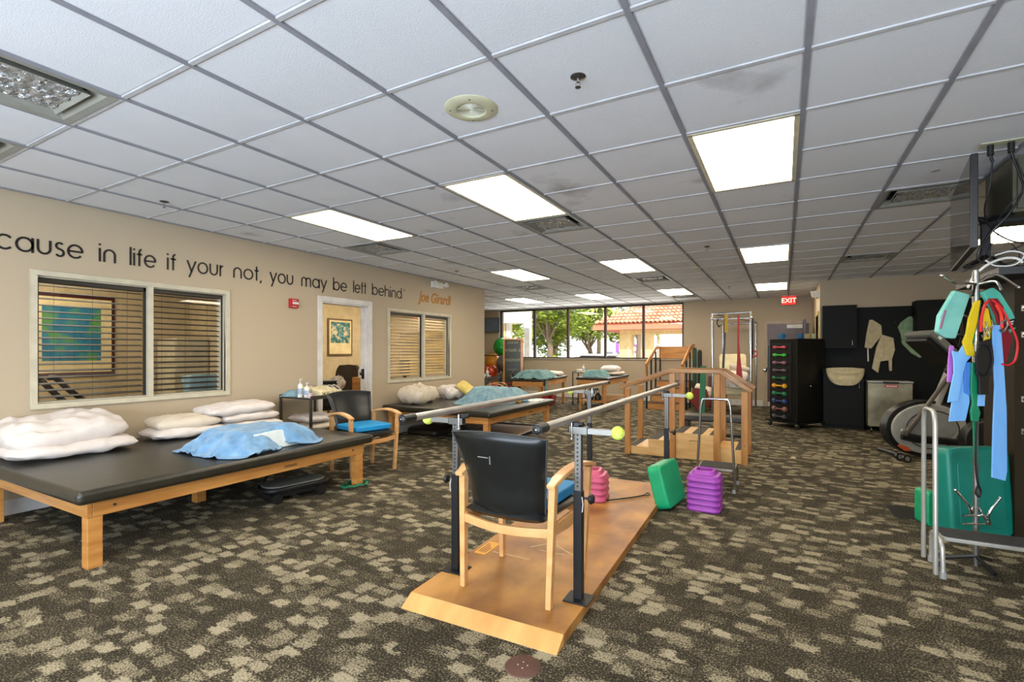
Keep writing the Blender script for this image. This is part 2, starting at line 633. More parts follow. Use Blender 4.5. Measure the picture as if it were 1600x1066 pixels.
W1 = (1.66, 3.23, 0.87, 1.94)
W2 = (5.82, 7.40, 0.86, 1.95)
DR = (4.53, 5.37, 0.0, 1.985)
wall_x('wall_left', LW, -0.14, -5.0, 8.62, [W1, W2, DR])
wall_y('wall_left_end', 8.62, -0.14, -9.2, LW - 0.14, [(-7.6, -5.9, 0.9, 1.75)])
wall_x('wall_alcove', -9.2, -0.14, 8.48, BW, [])
wall_y('wall_back', BW, 0.16, -9.3, 4.2, [(-7.72, -2.27, 1.12, 2.585), (-0.36, 0.52, 0, 1.99)])
wall_x('wall_nook_side', 0.57, 0.14, 10.64, BW, [(10.75, 11.75, 0, 2.0)])
wall_y('wall_nook', 10.5, 0.14, 0.57, 4.2, [])
wall_x('wall_right', 3.7, 0.14, -5.0, 10.5, [])
wall_y('wall_front', -4.6, -0.14, -5.5, 3.8, [(-4.6, 3.2, 0.3, 2.4)])  # unseen opening added behind the camera to let sky light in
wall_x('wall_office_far', -8.05, -0.14, -1.2, 8.48, [], WALLR)
wall_y('wall_office_partition', 4.24, 0.1, -8.05, LW - 0.14, [], WALLR)
wall_y('wall_office_near', -1.2, -0.1, -8.05, LW - 0.14, [], WALLR)
bb = MB().box(LW, LW + .014, -4.6, 4.44, 0, .12).box(LW, LW + .014, 5.46, 8.62, 0, .12)
struct(bb.build('baseboard_left', WHITE, bev=.003))
bb = MB().box(-9.1, -0.45, BW - .014, BW, 0, .14)
struct(bb.build('baseboard_back', WHITE, bev=.003))
bb = MB().box(.556, .57, 11.82, BW, 0, .12)
struct(bb.build('baseboard_nook', WHITE, bev=.003))

# interior windows with blinds
def window_x(n, w, slat, pitch, sw, tilt, head, mull_at=0.53):
    y0, y1, z0, z1 = w
    root = E('window_%d' % n, 'interior window in the left wall with horizontal blinds', 'window')
    del root['label'], root['category']
    root['kind'] = 'structure'
    f = MB()
    t = .045
    x0, x1 = LW - .02, LW + .02
    f.box(x0, x1, y0 - t, y1 + t, z1, z1 + t).box(x0, x1, y0 - t, y1 + t, z0 - t, z0)
    f.box(x0, x1, y0 - t, y0, z0, z1).box(x0, x1, y1, y1 + t, z0, z1)
    ym = y0 + (y1 - y0) * mull_at
    f.box(LW - .06, LW + .02, ym - .022, ym + .022, z0, z1)
    # deep reveals
    f.box(LW - .14, x0, y0, y0 + .012, z0, z1).box(LW - .14, x0, y1 - .012, y1, z0, z1).box(LW - .14, x0, y0, y1, z0, z0 + .012).box(LW - .14, x0, y0, y1, z1 - .012, z1)
    o = f.build('window_frame', CREAMF, root, bev=.003)
    d = MB()
    for a, b in ((y0, ym - .022), (ym + .022, y1)):
        d.box(LW - .05, LW - .03, a, a + .02, z0, z1).box(LW - .05, LW - .03, b - .02, b, z0, z1).box(LW - .05, LW - .03, a, b, z1 - .05, z1).box(LW - .05, LW - .03, a, b, z0, z0 + .015)
    d.build('sash', mat('dark_bronze_sash', (38, 34, 28), .4), root)
    g = MB().box(LW - .042, LW - .038, y0, y1, z0, z1)
    g.build('pane', MATS.get('window_glass') or glass('window_glass'), root)
    b = MB()
    xs = LW - .10
    nn = int((z1 - z0 - .06) / pitch)
    for a, c in ((y0 + .02, ym - .03), (ym + .03, y1 - .02)):
        b.box(xs - .02, xs + .02, a, c, z1 - .05, z1 - .012)
        for k in range(nn):
            z = z1 - .07 - k * pitch
            M = Matrix.Translation((xs, (a + c) / 2, z)) @ Matrix.Rotation(tilt, 4, 'Y')
            b.cbox((0, 0, 0), (sw, c - a, .005), M)
        for yy in (a + .12, c - .12, (a + c) / 2):
            b.cyl((xs, yy, z0 + .02), (xs, yy, z1 - .03), .0012, 5)
    b.build('blind_slats', slat, root, smooth=0)
    return root
window_x(1, W1, SLATD, .056, .05, R(14), 0)
window_x(2, W2, SLATL, .05, .048, R(30), 0)

# office windows borrowed light through the end wall
f = MB()
for z in [0.93 + .05 * k for k in range(17)]:
    f.cbox((0, 0, 0), (1.68, .045, .003), Matrix.Translation((-6.75, 8.5, z)) @ Matrix.Rotation(R(25), 4, 'X'))
o = struct(f.build('window_3', SLATL, smooth=0))

# door in the left wall: casing, jamb and open leaf
def doorway_left():
    y0, y1, z0, z1 = DR
    root = E('door_1', '', '')
    del root['label'], root['category']
    root['kind'] = 'structure'
    f = MB()
    for xa, xb in ((LW, LW + .018),):
        f.box(xa, xb, y0 - .07, y0, 0, z1 + .07).box(xa, xb, y1, y1 + .07, 0, z1 + .07).box(xa, xb, y0, y1, z1, z1 + .07)
    f.box(LW - .14, LW, y0, y0 + .018, 0, z1).box(LW - .14, LW, y1 - .018, y1, 0, z1).box(LW - .14, LW, y0, y1, z1 - .018, z1)
    f.box(LW - .09, LW - .05, y1 - .03, y1 - .018, 0, z1 - .02)
    f.build('door_frame', WHITE, root, bev=.003)
    s = MB().box(LW - .10, LW - .05, y1 - .036, y1 - .028, .90, 1.05).sphere((LW - .075, y1 - .06, .98), .028, 14)
    s.build('door_handle', BLACKM, root)
doorway_left()

# far window band
def far_window():
    root = E('window_4', '', '')
    del root['label'], root['category']
    root['kind'] = 'structure'
    f = MB()
    X = [-7.72, -6.56, -5.48, -4.36, -3.30, -2.27]
    ya, yb = BW - .02, BW + .08
    dk = mat('dark_bronze_frame', (66, 50, 38), .4)
    for x in X[1:-1]:
        f.box(x - .03, x + .03, ya, yb, 1.12, 2.58)
    f.box(X[0], X[-1], ya, yb, 1.12, 1.155).box(X[0], X[-1], ya, yb, 2.54, 2.585)
    f.box(X[0] - .01, X[0] + .04, ya, yb, 1.12, 2.58).box(X[-1] - .03, X[-1], ya, yb, 1.12, 2.58)
    f.build('window_frame', dk, root, bev=.004)
    MB().box(X[0] - .08, X[0] - .02, BW - .03, BW + .0, 0.9, 2.58).build('side_casing', WHITE, root, bev=.003)
    MB().box(X[0], X[-1], BW + .03, BW + .036, 1.15, 2.55).build('pane', MATS['window_glass'], root)
    MB().box(X[0], X[-1], BW - .05, BW + .1, 1.10, 1.12).build('window_sill', CREAMF, root, bev=.004)
far_window()

# far door with closer
def far_door():
    root = E('door_2', '', '')
    del root['label'], root['category']
    root['kind'] = 'structure'
    x0, x1, z1 = -.36, .52, 1.99
    f = MB().box(x0 - .05, x0 + .01, BW - .02, BW + .1, 0, z1 + .05).box(x1 - .01, x1 + .05, BW - .02, BW + .1, 0, z1 + .05).box(x0, x1, BW - .02, BW + .1, z1 - .01, z1 + .05)
    f.build('door_frame', mat('taupe_frame', (188, 172, 150), .5), root, bev=.004)
    MB().box(x0 + .012, x1 - .012, BW + .03, BW + .075, .01, z1 - .015).build('door_leaf', mat('plum_grey_door', (104, 84, 84), .35, rgb2=(92, 68, 60), scale=(2, 2, 2)), root)
    MB().box(.06, .43, BW - .03, BW + .03, 1.86, 1.95).build('door_closer', PLASTERW, root, bev=.006)
    MB().cyl((-.27, BW - .04, .95), (-.27, BW + .03, .95), .025).sphere((-.27, BW - .05, .95), .035, 14).build('door_handle', CHROME, root)
    MB().box(x0 + .02, x1 - .02, BW + .02, BW + .034, .01, .11).build('kick_plate', WHITE, root)
far_door()
# doorway on the side of the nook, open dark leaf
def nook_door():
    root = E('door_3', '', '')
    del root['label'], root['category']
    root['kind'] = 'structure'
    f = MB().box(.555, .73, 10.69, 10.75, 0, 2.06).box(.555, .73, 11.75, 11.81, 0, 2.06).box(.555, .73, 10.69, 11.81, 2.0, 2.06)
    f.build('door_frame', mat('olive_gold_frame', (176, 158, 104), .5), root, bev=.004)
    MB().box(.36, .40, 11.76, 12.6, .01, 1.98).build('door_leaf', mat('dark_door_leaf', (52, 44, 46), .35), root, bev=.003)
    MB().box(.73, .78, 10.7, 11.8, 0, 2.1).build('door_panel', mat('dim_olive_panel', (74, 66, 36), .6), root)
nook_door()

# ------------------------------------------------------------------ ceiling fittings
LAMPM = emit('lamp_diffuser', (255, 241, 216), LAMP)
FRM = mat('fixture_frame', (216, 208, 180), .45)
names_l = {(0, 0): 'bright fluorescent ceiling panel nearest the camera, right of the round speaker grille',
           (-3, 0): 'long bright ceiling panel between the speaker grille and a louvred vent',
           (-6, 0): 'long bright ceiling panel above the start of the wall quote',
           (0, 6): 'square looking bright ceiling panel in the middle of the row over the stair rails',
           (-6, 6): 'bright ceiling panel close to the corner of the left wall',
           (-3, 6): 'bright ceiling panel beside the small round ceiling cap',
           (0, 12): 'small bright ceiling panel just before the exit sign',
           (-3, 12): 'small bright ceiling panel above the tiled roof pane of the far window',
           (-9, 12): 'thin bright ceiling panel above the tall framed mirror',
           (-6, 12): 'thin bright ceiling panel above the middle panes of the far window',
           (4, 6): 'bright ceiling panel seen through the empty screen bracket on the right'}
lamp0 = None
for (i, j) in lights:
    x0, y0 = G0 + i * T, G1 + j * T
    lb = names_l.get((i, j), 'fluorescent ceiling panel over the camera end of the room')
    if lamp0 is None:
        r = E('ceiling_light', lb, 'ceiling light', (x0 + T / 2, y0 + T, CH), 0, 'fluorescent ceiling panels')
        a, b = T / 2 - .012, T - .012
        f = MB()
        for s in (-1, 1):
            f.box(*sorted((s * a, s * (a - .028))), -b, b, -.004, .02)
            f.box(-a, a, *sorted((s * b, s * (b - .028))), -.004, .02)
        f.build('frame', FRM, r)
        MB().box(-a + .028, a - .028, -b + .028, b - .028, 0.0, .006).build('diffuser', LAMPM, r, smooth=0)
        MB().box(-a, a, -b, b, .02, .03).build('housing', FRM, r, smooth=0)
        lamp0 = r
    else:
        dup(lamp0, (x0 + T / 2, y0 + T, CH), 0, lb)

DUCT = mat('dark_duct', (40, 42, 36), .7)
BAFF = mat('vent_frame', (150, 150, 140), .5)
MESHM = mat('crinkled_foil_grille', (190, 192, 192), .25, metal=.7, bump=1.0, bscale=60)
vl = {(-3, 2): 'square louvred air vent touching the end of a long bright panel', (-7, 2): 'square air vent above the words you may be',
      (2, 3): 'air vent with crinkled foil centre beside the wall mounted television', (2, 8): 'flat dark air vent above the hot pack cabinets',
      (-3, 9): 'small air vent beyond the round ceiling cap', (-7, 9): 'small air vent near the end corner of the left wall',
      (-5, -4): 'large near air vent with a crinkled foil centre at the picture edge', (-7, -4): 'dim air vent low at the picture edge above the left wall',
      (-6, 13): 'tiny air vent above the middle of the far window', (-3, 14): 'tiny air vent against the far window head'}
v0 = None
for (i, j) in vents:
    c = (G0 + (i + .5) * T, G1 + (j + .5) * T, CH)
    if v0 is None:
        r = E('ceiling_vent', vl[(i, j)], 'vent', c, 0, 'square air vents in the ceiling')
        h = T / 2 - .012
        def ring(b, h0, z0, h1, z1):
            vs = [(-h0, -h0, z0), (h0, -h0, z0), (h0, h0, z0), (-h0, h0, z0), (-h1, -h1, z1), (h1, -h1, z1), (h1, h1, z1), (-h1, h1, z1)]
            b.raw(vs, [(0, 1, 5, 4), (1, 2, 6, 5), (2, 3, 7, 6), (3, 0, 4, 7)])
        f = MB()
        ring(f, h, 0, h - .035, .004)
        ring(f, h - .035, .004, h - .075, .05)
        ring(f, h - .085, .0, h - .125, .045)
        f.build('frame', BAFF, r, smooth=0, solid=.003)
        b = MB()
        b.box(-h, h, -h, h, .1, .13).box(-h, -h + .004, -h, h, .0, .12).box(h - .004, h, -h, h, 0, .12).box(-h, h, -h, -h + .004, 0, .12).box(-h, h, h - .004, h, 0, .12)
        b.build('duct', DUCT, r, smooth=0)
        n = 22
        g = MB()
        q = h - .11
        rr = random.Random(3)
        hs = {}
        def fz(u, v):
            k = (round(u, 4), round(v, 4))
            if k not in hs:
                hs[k] = rr.uniform(-.006, .012)
            return (-q + 2 * q * u, -q + 2 * q * v, .012 + hs[k])
        g.grid(n, n, fz)
        g.build('foil_grille', MESHM, r, smooth=0)
        v0 = r
    else:
        dup(v0, c, 0, vl[(i, j)])

# round speaker grille
r = E('ceiling_speaker', 'round beige speaker grille with concentric rings in a ceiling tile', 'speaker', (-1.46, 2.19, CH + .006))
SPK = mat('beige_speaker', (206, 204, 172), .5)
SPH = mat('speaker_ring_white', (226, 226, 206), .5)
MB().lathe([(.072, -.002), (.08, -.012), (.088, -.014), (.132, -.008), (.142, -.002), (.142, 0), (.0, 0)], 40).build('rim', SPK, r)
g = MB()
for k in range(7):
    rr_ = .009 + k * .0105
    g.tube([(rr_ * math.cos(2 * PI * t / 28), rr_ * math.sin(2 * PI * t / 28), -.006) for t in range(28)], .0019, 6, closed=True)
for a in range(4):
    g.tube([(0, 0, -.004), (.075 * math.cos(a * PI / 2 + .6), .075 * math.sin(a * PI / 2 + .6), -.004)], .002, 6)
g.build('grille', SPH, r)
MB().lathe([(0, -.0015), (.073, -.0015)], 32).build('recess', DUCT, r)
for a in range(4):
    MB().sphere((.112 * math.cos(a * PI / 2 + .5), .112 * math.sin(a * PI / 2 + .5), -.011), .004, 8).build('screw', BLACKM, r)

# sprinklers
spl = [((-.85, 2.18), 'chrome sprinkler head right of the round speaker grille'), ((-4.68, 2.26), 'sprinkler head above the word in on the left wall'),
       ((-.83, 6.45), 'dark sprinkler head in line with the square bright panel'), ((-4.58, 6.45), 'sprinkler head above the wall signature'),
       ((-.95, 10.6), 'small sprinkler head left of the panel before the exit sign'), ((-4.9, 10.6), 'small sprinkler head above the far window middle')]
s0 = None
for (x, y), lb in spl:
    if s0 is None:
        r = E('sprinkler', lb, 'sprinkler', (x, y, CH + .006), 0, 'ceiling sprinklers')
        MB().lathe([(.0, 0), (.036, 0), (.036, -.003), (.014, -.012), (0, -.012)], 24).build('escutcheon', DARKST, r)
        MB().cyl((0, 0, -.01), (0, 0, -.028), .008, 12).tube([(-.009, 0, -.028), (-.012, 0, -.04), (0, 0, -.05)], .0022, 6).tube([(.009, 0, -.028), (.012, 0, -.04), (0, 0, -.05)], .0022, 6).build('head', CHROME, r)
        MB().lathe([(0, -.052), (.014, -.052), (.014, -.050), (0, -.050)], 16).build('deflector', DARKST, r)
        s0 = r
    else:
        dup(s0, (x, y, CH + .006), 0, lb)
o = MB().lathe([(0, 0), (.075, 0), (.075, -.006), (.05, -.016), (0, -.018)], 28).build('ceiling_dome', SPK)
tag(o, 'small round beige cap on the ceiling beside a bright panel', 'ceiling cap', loc=(-1.18, 8.0, CH))
# small tile spots
for n_, (x, y) in enumerate(((-2.45, 3.1), (.95, 4.55))):
    o = MB().lathe([(0, 0), (.03, 0), (.028, -.002), (0, -.002)], 20).build('ceiling_plug', mat('plug_grey', (176, 176, 176), .6))
    tag(o, ['faint grey round plug in the tile before the long bright panel', 'faint grey round plug in the tile before the foil centred vent'][n_], 'plug', loc=(x, y, CH + .0055))

# ------------------------------------------------------------------ wall lettering
def letter_strokes(ch):
    """list of polylines, width of the letter; x-height 1"""
    r = .45
    O = arc(.5, .5, r, 0, 360, 28)
    if ch == 'o': return [O], 1.0
    if ch == 'c': return [arc(.5, .5, r, 42, 318, 22)], .92
    if ch == 'a': return [O, [(.95, 0), (.95, 1)]], 1.02
    if ch == 'e': return [[(.08, .5)] + [(.93, .5)] + arc(.5, .5, r, 0, 322, 24)], 1.0
    if ch == 'u': return [[(.06, 1.0), (.06, .42)] + arc(.42, .42, .36, 180, 360, 12) + [(.78, 1.0)]], .86
    if ch == 's': return [arc(.32, .74, .21, 35, 255, 12) + arc(.32, .27, .24, 85, -150, 12)], .62
    if ch == 'i': return [[(.06, 0), (.06, 1)], [(.06, 1.2), (.06, 1.33)]], .12
    if ch == 'n': return [[(.06, 0), (.06, .6)] + arc(.42, .58, .36, 180, 0, 12) + [(.78, 0)]], .86
    if ch == 'h': return [[(.06, 1.4), (.06, 0)], [(.06, .6)] + arc(.42, .58, .36, 180, 0, 12) + [(.78, 0)]], .86
    if ch == 'm': return [[(.06, 0), (.06, .6)] + arc(.35, .65, .29, 180, 0, 10) + [(.64, 0)], [(.64, .6)] + arc(.93, .65, .29, 180, 0, 10) + [(1.22, 0)]], 1.3
    if ch == 'l': return [[(.06, 0), (.06, 1.4)]], .12
    if ch == 'f': return [[(.2, 0), (.2, 1.12)] + arc(.4, 1.12, .2, 180, 90, 6), [(0, .92), (.42, .92)]], .44
    if ch == 't': return [[(.2, 0), (.2, 1.35)], [(0, .95), (.42, .95)]], .42
    if ch == 'y': return [[(.02, 1), (.42, .06)], [(.82, 1), (.2, -.42)]], .84
    if ch == 'r': return [[(.06, 0), (.06, 1)], [(.06, .62)] + arc(.42, .6, .36, 180, 100, 6)], .46
    if ch == 'b': return [[(.05, 0), (.05, 1.4)], O], 1.0
    if ch == 'd': return [O, [(.95, 0), (.95, 1.4)]], 1.0
    if ch == ',': return [[(.12, .06), (.02, -.2)]], .15
    return [], .5
def stroke(b, line, hw, x0, x1, sy, oy, oz, sc):
    """thick polyline in the plane of the left wall"""
    P = [Vector((oy + p[0] * sy, oz + p[1] * sc)) for p in line]
    n = len(P)
    closed = (P[0] - P[-1]).length < 1e-5
    Lp, Rp = [], []
    for i in range(n):
        if closed:
            a, c = P[(i - 1) % (n - 1)], P[(i + 1) % (n - 1)]
        else:
            a, c = P[max(0, i - 1)], P[min(n - 1, i + 1)]
        t = (c - a).normalized()
        nn = Vector((-t.y, t.x))
        Lp.append(P[i] + nn * hw)
        Rp.append(P[i] - nn * hw)
    vs, fs = [], []
    for i in range(n):
        for q in (Lp[i], Rp[i]):
            vs += [(x0, q.x, q.y), (x1, q.x, q.y)]
    for i in range(n - 1):
        k = 4 * i
        fs += [(k + 1, k + 5, k + 7, k + 3), (k, k + 2, k + 6, k + 4), (k, k + 4, k + 5, k + 1), (k + 2, k + 3, k + 7, k + 6)]
    if not closed:
        fs += [(0, 1, 3, 2), (4 * n - 4, 4 * n - 2, 4 * n - 1, 4 * n - 3)]
    b.raw(vs, fs)
quote = E('wall_quote', 'long line of thin black rounded lettering across the top of the left wall', 'wall lettering', (LW, 0, 0))
words = [('because', 1.155, 1.965, 2.118), ('in', 2.08, 2.21, 2.122), ('life', 2.32, 2.54, 2.126), ('if', 2.64, 2.725, 2.130), ('your', 2.83, 3.215, 2.134), ('not,', 3.32, 3.66, 2.14),
         ('you', 3.77, 4.09, 2.146), ('may', 4.21, 4.61, 2.150), ('be', 4.72, 4.96, 2.155), ('left', 5.08, 5.33, 2.160), ('behind', 5.45, 6.10, 2.166)]
for w, ya, yb, z in words:
    adv, tot = [], 0
    for ch in w:
        st, wd = letter_strokes(ch)
        adv.append((tot, st))
        tot += wd + .17
    tot -= .17
    sy = (yb - ya) / tot
    b = MB()
    for ox, st in adv:
        for ln in st:
            stroke(b, ln, .0082, .001, .005, sy, ya + ox * sy, z, .122)
    b.build('word', INK, quote, smooth=0, weld=False)

def text_obj(txt, name, m, parent, size, M, ext=.002, shear=0.0, sx=1.0, bold=0.0):
    c = bpy.data.curves.new(name, 'FONT')
    c.body = txt
    c.size = size
    c.extrude = ext
    c.shear = shear
    c.offset = bold
    c.align_x = 'CENTER'
    c.align_y = 'CENTER'
    tmp = bpy.data.objects.new('tmp', c)
    COL.objects.link(tmp)
    bpy.context.view_layer.update()
    me = bpy.data.meshes.new_from_object(tmp.evaluated_get(bpy.context.evaluated_depsgraph_get()))
    bpy.data.objects.remove(tmp)
    me.transform(M @ Matrix.Diagonal((sx, 1, 1, 1)))
    me.materials.clear()
    me.materials.append(m)
    o = bpy.data.objects.new(name, me)
    COL.objects.link(o)
    if parent:
        o.parent = parent
    return o
# plane of the left wall: text x -> +Y, text y -> +Z, normal +X
MLW = Matrix(((0, 0, 1, 0), (1, 0, 0, 0), (0, 1, 0, 0), (0, 0, 0, 1)))
MBW = Matrix(((1, 0, 0, 0), (0, 0, -1, 0), (0, 1, 0, 0), (0, 0, 0, 1)))     # on a wall facing -Y
o = text_obj('Joe Girardi', 'wall_signature', GOLD, None, .25, MLW, .002, shear=.26, sx=.80, bold=.0055)
tag(o, 'slanted bold gold name at the end of the black wall quote', 'wall lettering', loc=(LW + .003, 6.98, 2.245), rot=(0, 0, 0))
o = text_obj('\u00ae', 'registered_mark', GOLD, None, .05, MLW, .001)
tag(o, 'tiny tan registered mark right after the word behind', 'wall lettering', loc=(LW + .003, 6.17, 2.31))

# fire alarm
r = E('fire_alarm', 'red fire alarm strobe on the left wall beside the doorway', 'fire alarm', (LW, 4.085, 1.915))
MB().box(0, .035, -.062, .062, -.058, .058).build('body', RED, r, bev=.006)
MB().box(.035, .055, -.03, .05, -.014, .018).build('strobe_lens', mat('strobe_clear', (235, 225, 225), .15), r, bev=.004)
for z in (-.04, .038):
    MB().box(.035, .037, -.03, .03, z - .003, z + .003).build('marking', PLASTERW, r)
# emergency light left
r = E('emergency_light', 'white twin head emergency light above the gold wall name', 'emergency light', (LW, 6.99, 2.49))
MB().box(0, .07, -.14, .14, -.055, .055).build('body', PLASTERW, r, bev=.008)
for s in (-1, 1):
    MB().tube([(.05, s * .12, .03), (.10, s * .15, .0)], .012, 10).lathe([(0, 0), (.035, 0), (.045, .05), (.0, .05)], 20, Matrix.Translation((.09, s * .16, .0)) @ Matrix.Rotation(R(70), 4, 'Y')).build('lamp_head', PLASTERW, r)
r = E('emergency_light', 'white emergency floodlight on the corner beside the exit sign', 'emergency light', (.57, 10.85, 2.38))
MB().box(-.06, 0, -.1, .1, -.06, .07).build('body', PLASTERW, r, bev=.008)
MB().lathe([(0, 0), (.05, 0), (.065, .07), (0, .07)], 20, Matrix.Translation((-.05, -.06, .02)) @ Matrix.Rotation(R(-105), 4, 'Y')).build('lamp_head', PLASTERW, r)
# exit sign
r = E('exit_sign', 'red lit EXIT sign hanging above the far door', 'exit sign', (.10, 13.14, 2.50))
MB().box(-.15, .15, -.02, .03, -.1, .1).build('body', mat('exit_body', (190, 60, 50), .4), r, bev=.004)
EXR = emit('exit_red', (255, 60, 40), 2.2)
MB().box(-.142, .142, -.024, -.02, -.09, .09).build('face', emit('exit_face', (235, 40, 28), 1.3), r, smooth=0)
o = text_obj('EXIT', 'lettering', emit('exit_letters', (255, 190, 170), 1.6), r, .15, MBW, .001, bold=.002)
o.location = (0, -.0265, 0)
MB().box(-.01, .01, 0, .02, .1, .1 + .01).build('stem', RED, r)

# ------------------------------------------------------------------ treatment mat tables by the left wall
def mat_table(label, x0, x1, y0, y1, ztop, leg=.085, group=None, extra_leg=True, loc=None):
    cx, cy = (x0 + x1) / 2, (y0 + y1) / 2
    r = E('mat_table', label, 'therapy table', (cx, cy, 0), 0, group)
    hx, hy = (x1 - x0) / 2, (y1 - y0) / 2
    # pad with a soft rounded edge
    t = .085
    f = MB()
    prof = rrect(-.5, .5, 0, 1, .42, 6)
    f.box(-hx, hx, -hy, hy, ztop - t, ztop)
    pad = f.build('pad', VINYL, r, bev=.034, seg=5)
    s = MB()
    for zz in (ztop - .012,):
        pass
    ix, iy = hx - .07, hy - .07
    a = ztop - t
    h = .095
    MB().box(-ix, ix, -iy, -iy + .03, a - h, a - .002).build('end_rail', WOODH, r, bev=.004)
    MB().box(-ix, ix, iy - .03, iy, a - h, a - .002).build('end_rail', WOODH, r, bev=.004)
    MB().box(-ix, -ix + .03, -iy + .03, iy - .03, a - h, a - .002).build('side_rail', WOODX, r, bev=.004)
    MB().box(ix - .03, ix, -iy + .03, iy - .03, a - h, a - .002).build('side_rail', WOODX, r, bev=.004)
    for sx in (-1, 1):
        for sy in (-1, 1):
            lx, ly = sx * (ix - leg / 2 - .002), sy * (iy - leg / 2 - .002)
            MB().box(lx - leg / 2 + .004, lx + leg / 2 - .004, ly - leg / 2 + .004, ly + leg / 2 - .004, 0, a - h * .1).build('leg', WOOD, r, bev=.004)
    if extra_leg:
        MB().box(-.04, .04, -.04, .04, 0, a - .01).build('leg', WOOD, r, bev=.004)
        MB().box(-ix + .03, ix - .03, -.02, .02, a - .08, a - .005).build('cross_rail', WOODH, r)
    for sy in (-1, 1):
        MB().cyl((ix, sy * (iy - .14), a - .045), (ix + .004, sy * (iy - .14), a - .045), .009, 14).build('bolt', DARKST, r)
    # burned maker's mark on the long rail
    g = MB()
    for k in range(3):
        pts = [(ix + .001, .28 + t_ * .012, a - .055 + .012 * math.sin(t_ * 1.3 + k * 2)) for t_ in range(-5, 6)]
        g.tube(pts, .0016, 5)
    g.build('maker_mark', INK, r)
    return r
mat_table('large low black padded wooden table nearest the camera at the left wall', -5.38, -3.55, 1.26, 3.60, .49)
mat_table('low black padded wooden table beneath the second interior window', -5.38, -3.44, 5.60, 7.75, .495, extra_leg=False)

# ------------------------------------------------------------------ soft goods
def pillow(name, label, m, loc, sx, sy, h, rot=(0, 0, 0), seed=0, cat='pillow', group=None, p=3.4, wr=.012, ears=.10):
    b = MB()
    N = 34
    def f(u, v, s):
        a, c = 2 * u - 1, 2 * v - 1
        e = (max(0.0, (1 - abs(a) ** p)) * max(0.0, (1 - abs(c) ** p))) ** .42
        # corners stick out, sides are drawn in a little
        k = 1 - ears * (1 - abs(a)) * abs(c) ** 3
        k2 = 1 - ears * (1 - abs(c)) * abs(a) ** 3
        x, y = a * sx / 2 * k2 * math.sqrt(1 - .22 * c * c * abs(c)), c * sy / 2 * k * math.sqrt(1 - .22 * a * a * abs(a))
        w = wr * (nz(a * 2.3 + seed, c * 2.3, s * 3.1) + .6 * nz(a * 5.1, c * 4.3 + seed, s * 2)) * (0.3 + e)
        cr = .35 * wr * math.sin(9 * a + 7 * c * a + seed) * (1 - e)
        return (x, y, s * (h / 2 * e + w + cr * .4))
    for s in (1, -1):
        b.grid(N, N, lambda u, v, s=s: f(u, v, s) if not (u in (0, 1) or v in (0, 1)) else (lambda q: (q[0], q[1], .25 * wr * nz(q[0] * 9 + seed, q[1] * 9)))(f(u, v, 1)))
    # flat bottom where it lies
    o = b.build(name, m, smooth=80)
    return tag(o, label, cat, group, loc=loc, rot=rot)
PG = 'bed pillows on the low padded tables'
pillow('pillow', 'large white pillow on top of its pair nearest the picture edge', LINEN, (-5.08, 1.70, .685), .62, .78, .20, (R(5), R(9), R(4)), 3, group=PG, wr=.035, ears=.04)
pillow('pillow', 'flat white pillow under the large one nearest the picture edge', LINEN, (-5.04, 1.72, .555), .66, .84, .125, (0, R(1), R(2)), 9, group=PG, wr=.02, ears=.04)
pillow('pillow', 'thin white pillow at the bottom of the pair below the window corner', LINEN, (-5.06, 2.62, .545), .46, .70, .10, (0, 0, R(3)), 14, group=PG, wr=.014)
pillow('pillow', 'small cream pillow on the thin one below the window corner', LINEN2, (-5.08, 2.62, .635), .42, .60, .115, (0, R(3), R(-4)), 21, group=PG, wr=.014)
pillow('pillow', 'white pillow at the bottom of the three high stack behind the blue towel', LINEN, (-5.04, 3.22, .54), .52, .66, .095, (0, 0, R(-3)), 31, group=PG, wr=.014)
pillow('pillow', 'white pillow in the middle of the three high stack behind the blue towel', LINEN, (-5.06, 3.20, .625), .48, .66, .10, (0, 0, R(2)), 44, group=PG, wr=.016)
pillow('pillow', 'white pillow on top of the three high stack behind the blue towel', LINEN, (-5.06, 3.12, .715), .46, .74, .115, (R(2), R(2), R(-2)), 52, group=PG, wr=.016)
pillow('pillow', 'crumpled white pillow alone at the near end of the second table', LINEN2, (-5.08, 6.12, .635), .44, .78, .26, (0, R(8), R(12)), 61, group=PG, wr=.04)
pillow('pillow', 'crumpled white pillow beside the yellow one on the second table', LINEN, (-5.10, 7.02, .61), .38, .50, .20, (0, R(10), R(-6)), 75, group=PG, wr=.04)
pillow('pillow', 'pale yellow square pillow tilted against the white one', YELLOWP, (-4.88, 7.22, .635), .44, .44, .12, (R(10), R(38), R(24)), 82, group=PG, wr=.012)

